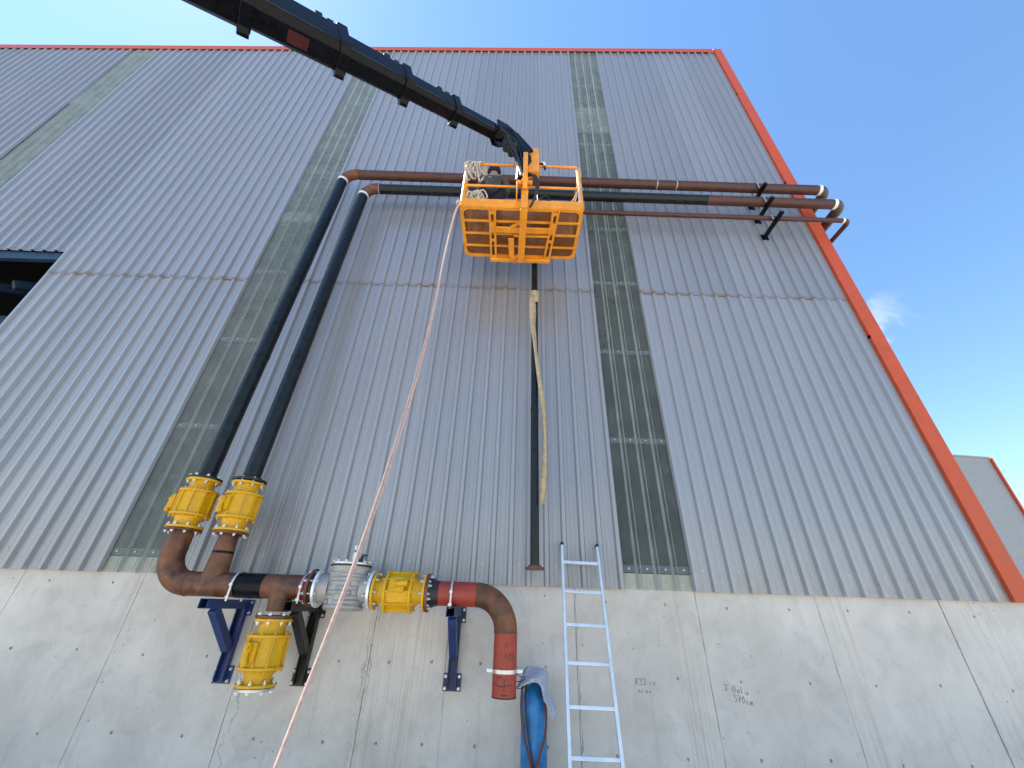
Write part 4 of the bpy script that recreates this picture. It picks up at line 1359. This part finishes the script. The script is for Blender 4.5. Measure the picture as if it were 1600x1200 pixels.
mb.tube([(XR - 0.05 + 0.03 * cos(a), YN - 0.0 + 0.03 * sin(a), MIDZ + 0.01 + 0.015 * k) for k in range(3) for a in [2 * pi * i / 12 for i in range(12)]], 0.011, 6)
tag(mb.build('lanyard', M_WROPE), 'white lanyard knotted on the right front post of the basket', 'lanyard')
mb = MB().tube(spline([(0.33, YN - 0.02, TOPZ + 0.04), (0.29, YN - 0.03, TOPZ - 0.04), (0.27, YN, MIDZ + 0.3), (0.28, YN + 0.01, MIDZ), (0.29, YN + 0.02, FZ + 0.15)], 6), 0.012, 8)
mb.tube(spline([(0.33, YN - 0.02, TOPZ + 0.04), (0.38, YN - 0.03, TOPZ), (0.40, YN - 0.03, TOPZ - 0.12)], 6), 0.017, 8)
tag(mb.build('control_cable', M_RUBBER), 'black cable hooked over the front rail right of the mount', 'cable')
mb = MB().tube(spline([(0.355, YN - 0.03, TOPZ + 0.055), (0.385, YN - 0.04, TOPZ + 0.02), (0.395, YN - 0.04, TOPZ - 0.05)], 6), 0.02, 8)
tag(mb.build('rag', M_WHITE), 'white rag tied on the top rail over the black cable', 'rag')
mb = MB()
for k in range(7):
    r_ = 0.12 + 0.016 * (k % 4)
    mb.tube([(-0.17 + r_ * cos(a), -0.94 + r_ * 0.9 * sin(a), FZ + 0.005 + 0.014 * k) for a in [2 * pi * i / 24 for i in range(24)]], 0.011, 7, closed=True)
tag(mb.build('cable_coil', M_RUBBER), 'coil of black cable lying on the mesh floor of the basket', 'cable coil')
t = MB().lathe([(0.0, 0.0), (0.075, 0.0), (0.08, 0.01), (0.09, 0.16), (0.094, 0.165), (0.094, 0.175), (0.082, 0.175), (0.072, 0.02), (0, 0.02)], 24, Matrix.Translation((0.22, -0.86, FZ - 0.012))).build('bucket', M_WHITE)
tag(t, 'small white bucket on the basket floor right of the mount foot', 'bucket')
t = MB().lathe([(0.0, 0.0), (0.05, 0.0), (0.055, 0.01), (0.055, 0.14), (0.02, 0.17), (0.02, 0.2), (0.0, 0.2)], 20, Matrix.Translation((-0.66, -0.84, FZ - 0.012))).build('bottle', M_WHITE)
tag(t, 'pale bottle standing on the basket floor at the left', 'bottle')
# board lying on the floor at the right
tag(MB().box((0.72, -0.80, FZ - 0.002), (0.3, 0.3, 0.02)).build('cardboard_piece', M_SLING), 'tan cardboard piece lying on the basket floor at the right', 'cardboard')
# tool bag
bag = thing('tool_bag', 'navy tool bag standing in the basket right of the mount', 'bag', (0.42, -1.25, FZ))
MB().lathe([(0.0, 0.0), (0.13, 0.0), (0.16, 0.06), (0.165, 0.25), (0.14, 0.40), (0.09, 0.48), (0.04, 0.5), (0, 0.5)], 20, Matrix.Translation((0.42, -1.2, FZ + 0.0)) @ Matrix.Scale(0.7, 4, (0, 1, 0))).build('bag_body', M_NAVY, bag)
MB().tube(spline([(0.34, -1.24, FZ + 0.42), (0.36, -1.25, FZ + 0.53), (0.42, -1.25, FZ + 0.57), (0.48, -1.25, FZ + 0.53), (0.5, -1.24, FZ + 0.42)], 6), 0.012, 8).build('handle', M_RUBBER, bag)

# ------------------------------------------------------------------ worker


def skin_obj(name, verts, edges, radii, mat, parent, levels=2, root=0):
    off = ORG.get(parent, Vector((0, 0, 0)))
    me = bpy.data.meshes.new(name)
    me.from_pydata([tuple(Vector(v) - off) for v in verts], edges, [])
    me.update()
    me.materials.append(mat)
    bm = bmesh.new()
    bm.from_mesh(me)
    lay = bm.verts.layers.skin.verify()
    bm.verts.ensure_lookup_table()
    for i, r in enumerate(radii):
        bm.verts[i][lay].radius = r if isinstance(r, tuple) else (r, r)
        bm.verts[i][lay].use_root = (i == root)
    bm.to_mesh(me)
    bm.free()
    o = bpy.data.objects.new(name, me)
    C.objects.link(o)
    o.parent = parent
    ORG[o] = off
    o.modifiers.new('skin', 'SKIN').use_smooth_shade = True
    s = o.modifiers.new('subsurf', 'SUBSURF')
    s.levels = s.render_levels = levels
    return o


WX, WY, WZ = -0.44, -1.02, FZ - 0.01
WK = thing('person', 'worker in navy cap and grey green jacket standing in the basket facing the wall', 'person', (WX, WY, WZ))


def P(x, y, z):
    return (WX + x, WY + y, WZ + z)


bv = [P(0, 0, .92), P(0, 0, 1.1), P(0, .02, 1.3), P(0, .03, 1.42), P(0, .035, 1.49), P(0, .05, 1.56), P(0, .06, 1.63), P(0, .06, 1.69),
      P(-.18, .02, 1.38), P(-.25, .08, 1.14), P(-.16, .28, 1.22),
      P(.18, .02, 1.38), P(.26, .06, 1.13), P(.17, .24, 1.18),
      P(-.1, 0, .88), P(-.12, .02, .5), P(-.13, -.01, .1), P(-.13, .13, .04),
      P(.1, 0, .88), P(.13, .02, .5), P(.14, -.01, .1), P(.15, .13, .04), P(0, .165, 1.60)]
be = [(0, 1), (1, 2), (2, 3), (3, 4), (4, 5), (5, 6), (6, 7), (3, 8), (8, 9), (9, 10), (3, 11), (11, 12), (12, 13), (0, 14), (14, 15), (15, 16), (16, 17), (0, 18), (18, 19), (19, 20), (20, 21), (6, 22)]
br = [(.13, .1), (.125, .09), (.15, .1), (.1, .08), .058, .08, .1, .075, .06, .045, .033, .06, .045, .033, .085, .06, .042, .035, .085, .06, .042, .035, .018]
# fingers, each a short chain rooted in the palm
def fingers(v, e, r, wrist, base, fwd, side, thumb_side):
    fwd, side = Vector(fwd).normalized(), Vector(side).normalized()
    dn = fwd.cross(side)
    w = Vector(base)
    pi_ = len(v)
    palm = w + fwd * 0.06
    v.append(tuple(palm)); e.append((wrist, pi_)); r.append((.036, .02))
    for k, L in enumerate((.07, .08, .075, .06)):
        s = (k - 1.5) * 0.021
        a = palm + fwd * 0.03 + side * s
        b_ = a + fwd * L * 0.5 + dn * 0.012
        c_ = b_ + fwd * L * 0.3 + dn * 0.03
        i0 = len(v)
        v += [tuple(a), tuple(b_), tuple(c_)]
        e += [(pi_, i0), (i0, i0 + 1), (i0 + 1, i0 + 2)]
        r += [.011, .0095, .008]
    a = w + fwd * 0.03 + side * thumb_side * 0.045
    i0 = len(v)
    v += [tuple(a), tuple(a + fwd * 0.04 + side * thumb_side * 0.012 + dn * 0.01)]
    e += [(pi_, i0), (i0, i0 + 1)]
    r += [.012, .009]
fingers(bv, be, br, 10, P(-.16, .28, 1.22), (0.5, .8, .1), (-.8, .5, 0), 1)
fingers(bv, be, br, 13, P(.17, .24, 1.18), (-.5, .8, 0.1), (.8, .5, 0), -1)
skin_obj('body', bv, be, br, M_SKIN, WK)
jv = [P(0, 0, .86), P(0, 0, 1.1), P(0, .02, 1.3), P(0, .03, 1.42), P(-.18, .02, 1.385), P(-.25, .08, 1.14), P(-.18, .24, 1.21), P(.18, .02, 1.385), P(.26, .06, 1.13), P(.19, .21, 1.17)]
skin_obj('jacket', jv, [(0, 1), (1, 2), (2, 3), (3, 4), (4, 5), (5, 6), (3, 7), (7, 8), (8, 9)], [(.165, .13), (.155, .115), (.175, .12), (.115, .095), .08, .062, .048, .08, .062, .048], M_CLOTH, WK)
tv = [P(0, 0, .93), P(-.1, 0, .85), P(-.12, .02, .5), P(-.13, -.01, .1), P(.1, 0, .85), P(.13, .02, .5), P(.14, -.01, .1)]
skin_obj('trousers', tv, [(0, 1), (1, 2), (2, 3), (0, 4), (4, 5), (5, 6)], [(.15, .12), .105, .078, .066, .105, .078, .066], M_NAVY, WK)
for s in (-1, 1):
    x = -.13 if s < 0 else .145
    skin_obj('boot', [P(x, -.04, .05), P(x, .08, .045), P(x, .17, .04), P(x, -.01, .14)], [(0, 1), (1, 2), (0, 3)], [(.05, .05), (.048, .042), (.04, .035), .06], M_STEEL, WK)
MB().lathe([(0.0, 0.16), (0.05, 0.155), (0.095, 0.12), (0.118, 0.06), (0.122, 0.0), (0.118, -0.05), (0.09, -0.07), (0, -0.07)], 24, Matrix.Translation(P(0, .055, 1.645)) @ Matrix.Rotation(radians(-12), 4, 'X')).build('cap', M_NAVY, WK)
for s in (-1, 1):
    MB().lathe([(0, -.004), (.02, -.004), (.026, 0), (.02, .006), (0, .006)], 12, Matrix.Translation(P(s * .115, .06, 1.60)) @ Matrix.Rotation(pi / 2, 4, 'Y')).build('ear', M_SKIN, WK)
    MB().lathe([(0, -.01), (.009, -.007), (.012, 0), (.009, .007), (0, .01)], 10, Matrix.Translation(P(s * .035, .152, 1.64))).build('eye', M_WHITE, WK)

# ------------------------------------------------------------------ long rope and the sling
path = spline([(-0.86, -1.46, 7.06), (-0.90, -1.48, 6.7), (-0.93, -1.5, 5.9), (-0.93, -1.55, 5.0), (-0.96, -1.65, 4.05), (-1.01, -1.85, 3.0), (-1.07, -2.05, 2.15), (-1.13, -2.3, 1.35), (-1.15, -2.5, 0.7), (-1.1, -2.62, 0.2), (-1.02, -2.75, 0.02), (-0.8, -2.95, 0.015)], 9)
RP = thing('rope', 'long pinkish double rope hanging from the basket down to the yard', 'rope', (-1.0, -2.7, 0))
for s in (0, 1):
    pts = []
    for i, p in enumerate(path):
        a = i * 0.32 + s * pi
        f = min(1, i / 30)
        pts.append(p + Vector((0.010 * cos(a * 0.35) * f + (0.008 if s else -0.004), 0.012 * sin(a * 0.35) * f, 0)))
    MB().tube(pts, 0.0088, 10).build('strand', M_ROPE, RP)
MB().tube([(-0.86 + 0.03 * cos(a), -1.46 + 0.03 * sin(a), 7.07 + 0.012 * k) for k in range(4) for a in [2 * pi * i / 10 for i in range(10)]], 0.012, 8).build('knot', M_ROPE, RP)

t = thing('lifting_sling', 'frayed tan lifting sling looped round the dark drop pipe', 'sling', (0.32, -0.45, 3.1))
vs, n = [], 30
for r in (0.054, 0.060):
    for z in (6.18, 6.42):
        vs += [(0.312 + (r + 0.006 * sin(3 * k + z * 20)) * cos(2 * pi * k / n), -0.4 + r * sin(2 * pi * k / n) - 0.006, z + 0.03 * sin(2 * pi * k / n)) for k in range(n)]
fs = []
for a, c in ((0, 1), (3, 2), (2, 0), (1, 3)):
    fs += [(a * n + k, a * n + (k + 1) % n, c * n + (k + 1) % n, c * n + k) for k in range(n)]
MB().add(vs, fs).build('loop', M_SLING, t)


def ribbon(pts, widths, dirs, mat, name, parent):
    vs = []
    for p, w, d in zip(pts, widths, dirs):
        d = Vector(d).normalized()
        vs += [p - d * w / 2, p - d * w * 0.1 + Vector((0, -0.008, 0)), p + d * w / 2]
    n = len(pts)
    fs = []
    for i in range(n - 1):
        for k in range(2):
            fs.append((3 * i + k, 3 * i + k + 1, 3 * i + 3 + k + 1, 3 * i + 3 + k))
    o = MB().add(vs, fs).build(name, mat, parent)
    s = o.modifiers.new('thickness', 'SOLIDIFY')
    s.thickness = 0.007
    return o


pts = spline([(0.27, -0.455, 6.28), (0.275, -0.47, 5.9), (0.285, -0.475, 5.55), (0.33, -0.475, 5.1), (0.385, -0.47, 4.6), (0.425, -0.47, 4.2), (0.435, -0.47, 3.75), (0.415, -0.47, 3.4), (0.39, -0.47, 3.07)], 6)
N = len(pts)
widths = [0.07 + 0.045 * sin(i / N * 9) * (1 if i < N * 0.5 else 0.3) * math.exp(-i / N * 1.5) - 0.02 * (i / N) + 0.015 * sin(i / N * 17) for i in range(N)]
dirs = [(cos(0.5 * sin(i / N * 6.3)), 0.7 * sin(i / N * 6.3), 0.05) for i in range(N)]
ribbon(pts, widths, dirs, M_SLING, 'strap', t)
pts2 = [p + Vector((0.012 + 0.012 * sin(i * 0.4), 0.02, 0)) for i, p in enumerate(pts[8:])]
ribbon(pts2, [0.035] * len(pts2), [(1, 0.4, 0)] * len(pts2), M_SLING, 'strap', t)
